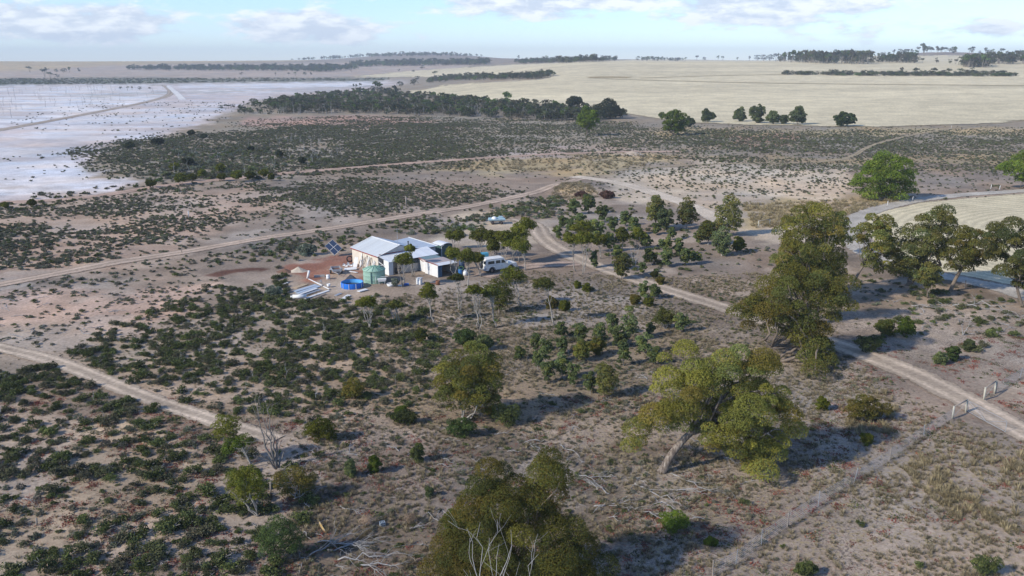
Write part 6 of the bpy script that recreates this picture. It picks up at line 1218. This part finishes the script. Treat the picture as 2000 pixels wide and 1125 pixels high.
prop('hose_reel', 'green hose coil on the blue drum', 'hose', simple('hose_green', (.09, .2, .08), .6), lambda a: a.tube([(.34 * math.cos(t), .1 * math.sin(t), 1.2 + .22 * math.sin(t)) for t in np.linspace(0, 6.283, 20)], .045, 6, cap=False), 901, 539, sm=True)
prop('light_blue_tub', 'light blue tub behind the white vehicle', 'tub', simple('tub_blue', (.08, .34, .50), .5), lambda a: (a.hexa([(-.5, -.4, 0), (.5, -.4, 0), (.5, .4, 0), (-.5, .4, 0)], [(-.6, -.5, 1.5), (.6, -.5, 1.5), (.6, .5, 1.5), (-.6, .5, 1.5)])), 946, 512, .3)
prop('yellow_board', 'yellow-edged white board among the branches at the bottom', 'board', simple('yellow_paint', (.50, .34, .12), .7, noise=.8, nscale=4, dirt=(.6, .58, .5)), lambda a: a.hexa([(-.38, .35, .0), (.15, -.45, .0), (.19, -.43, .0), (-.34, .37, 0)], [(-.42, .42, .3), (.12, -.40, .12), (.16, -.38, .12), (-.38, .44, .3)]), 633, 1033)
prop('grey_crate', 'small grey-blue wire crate beside the tumbleweed', 'crate', simple('crate_blue', (.30, .36, .42), .6), lambda a: [a.box(x - .012, x + .012, -.14, .14, 0, .3) for x in (-.16, -.05, .05, .16)] + [a.box(-.17, .17, -.15, -.13, z, z + .03) for z in (0, .13, .27)] + [a.box(-.17, .17, .13, .15, z, z + .03) for z in (0, .13, .27)], 747, 1027, .4)
prop('grey_post', 'weathered grey post standing in the scrub behind the shed', 'post', TIMB, lambda a: a.tube([(0, 0, -.1), (.03, 0, 2.1)], .15, 8), 793, 402, sm=True)
prop('grey_post', 'short blue-grey post on the left flats', 'post', STEEL, lambda a: a.tube([(0, 0, -.1), (0, .02, 1.6)], .09, 8), 369, 427, sm=True)
for (x, y, lb) in ((1733, 402, 'pale fence post left of the dome-shaped wattle road side'), (1782, 393, 'pale fence post at the foot of the dome-shaped wattle'), (1935, 369, 'left of two white posts by the right wattle'), (1952, 371, 'right of two white posts by the right wattle'), (1884, 562, 'dark post beside the gravel road under the gums'), (1858, 250, 'small post at the right end of the stubble edge'), (355, 494, 'thin post beside the pale cross track'), (72, 1026, 'short leaning post in the left foreground sand'), (529, 968, 'pale post between the two broom bushes')):
    prop('fence_post', lb, 'post', TIMB if 'dark' in lb else (TIMB if x < 600 else WHITE), lambda a: a.tube([(0, 0, -.05), (.05, 0, .55 if x < 100 else 1.1)], .06, 7), x, y, sm=True)

# wire fence and gates on the right
POSTP = [(1392, 1128), (1437, 1102), (1487, 1066), (1538, 1029), (1598, 989), (1668, 942), (1738, 899), (1804, 853), (1859, 818)]
def fence(label, pts, h=1.1):
    W_ = [G(*p) for p in pts]; r = empty('wire_fence', W_[0]); tag(r, label, 'fence'); b = np.array(W_[0]); rg = np.random.default_rng(4); tops = []
    for i, p in enumerate(W_):
        a = Acc(); q = np.array(p) - b; ln = np.array([rg.normal(0, .05), rg.normal(0, .05), 0]); a.tube([q - (0, 0, .1), q + ln + (0, 0, h * rg.uniform(.95, 1.1))], .028 if i % 3 else .045, 6); a.build('post', STEEL if i % 3 else TIMB, r); tops.append((q, q + ln + np.array([0, 0, h])))
    for k in range(7):
        f = .06 + k / 6 * .86; pts_ = []
        for i in range(len(tops)):
            A_, B_ = tops[i]; pts_.append(A_ * (1 - f) + B_ * f)
            if i < len(tops) - 1:
                A2, B2 = tops[i + 1]; mid = (pts_[-1] + A2 * (1 - f) + B2 * f) / 2; mid[2] -= .04; pts_.append(mid)
        a = Acc(); a.tube(pts_, .008, 4); a.build('wire', STEEL, r)
    vw = Acc()
    for i in range(len(tops) - 1):
        (A_, B_), (A2, B2) = tops[i], tops[i + 1]; n = int(np.linalg.norm(A2 - A_) / .22)
        for j in range(1, n):
            t = j / n; p0 = A_ * (1 - t) + A2 * t; p1 = B_ * (1 - t) + B2 * t; vw.tube([p0 * .94 + p1 * .06, p0 * .08 + p1 * .92 - (0, 0, .04)], .004, 3, cap=False)
    o = vw.build('netting', STEEL, r); o['kind'] = 'stuff'
fence('low wire netting fence running from the bottom edge to the gate', POSTP); fence('wire fence continuing from the far gate post to the right edge', [(1945, 768), (1992, 738), (2050, 705), (2110, 675)])
def hframe(label, p0, p1, h, nm='strainer_post'):
    A_, B_ = np.array(G(*p0)), np.array(G(*p1)); r = empty(nm, A_); tag(r, label, 'fence post'); d = B_ - A_
    PO = simple('pale_post', (.46, .44, .36), .85, noise=.5)
    for q in (np.zeros(3), d): a = Acc(); a.tube([q - (0, 0, .1), q + (0, 0, h)], .085, 9); a.build('post', PO, r, True)
    a = Acc(); a.tube([(0, 0, h - .06), d + (0, 0, h - .04)], .06, 8); a.build('rail', TIMB, r, True); a = Acc(); a.tube([(0, 0, .15), d + (0, 0, h - .2)], .01, 4); a.build('stay_wire', STEEL, r)
hframe('pale strainer post pair with top rail on the near side of the gate', (1860, 818), (1886, 805), 1.2); hframe('pale strainer post pair with top rail across the sandy track', (1921, 782), (1942, 769), 1.3)
hframe('grey wooden rail frame beside the pale sandy wash', (1481, 444), (1503, 441), 1.3, 'rail_gate')
def gate():
    A_, B_ = np.array(G(1890, 806)), np.array(G(1963, 846)); r = empty('farm_gate', A_); tag(r, 'open steel pipe gate swung back beside the sandy track', 'gate'); d = B_ - A_; z = np.array([0, 0, 1.0])
    for nm, p, q, w in (('top_rail', z * 1.1, d + z * 1.1, .016), ('bottom_rail', z * .12, d + z * .12, .022), ('end_stile', d + z * .12, d + z * 1.1, .022), ('end_stile', z * .12, z * 1.1, .022), ('brace', d * .5 + z * .12, z * 1.05, .014), ('brace', d * .5 + z * .12, d + z * 1.05, .014)): a = Acc(); a.tube([p, q], w, 6); a.build(nm, STEEL, r)
    for k in range(4): a = Acc(); a.tube([z * (.3 + .2 * k), d + z * (.3 + .2 * k)], .005, 4); a.build('wire', STEEL, r)
gate()

# ------------------------------------------------------------------ the air: far things fade to pale blue
def haze():
    a = Acc(); a.box(-7600, 7600, -60, 9300, -34, 190); m = bpy.data.materials.new('haze'); m.use_nodes = True; nt = m.node_tree; nt.nodes.clear(); v = nt.nodes.new('ShaderNodeVolumePrincipled'); o = nt.nodes.new('ShaderNodeOutputMaterial')
    v.inputs['Color'].default_value = (.80, .90, 1.0, 1); v.inputs['Density'].default_value = 0.00015; v.inputs['Anisotropy'].default_value = 0.0; nt.links.new(v.outputs[0], o.inputs['Volume']); b = a.build('haze', m); tag(b, 'thin pale blue air over the plain', 'haze', kind='stuff'); b.display_type = 'WIRE'
haze()
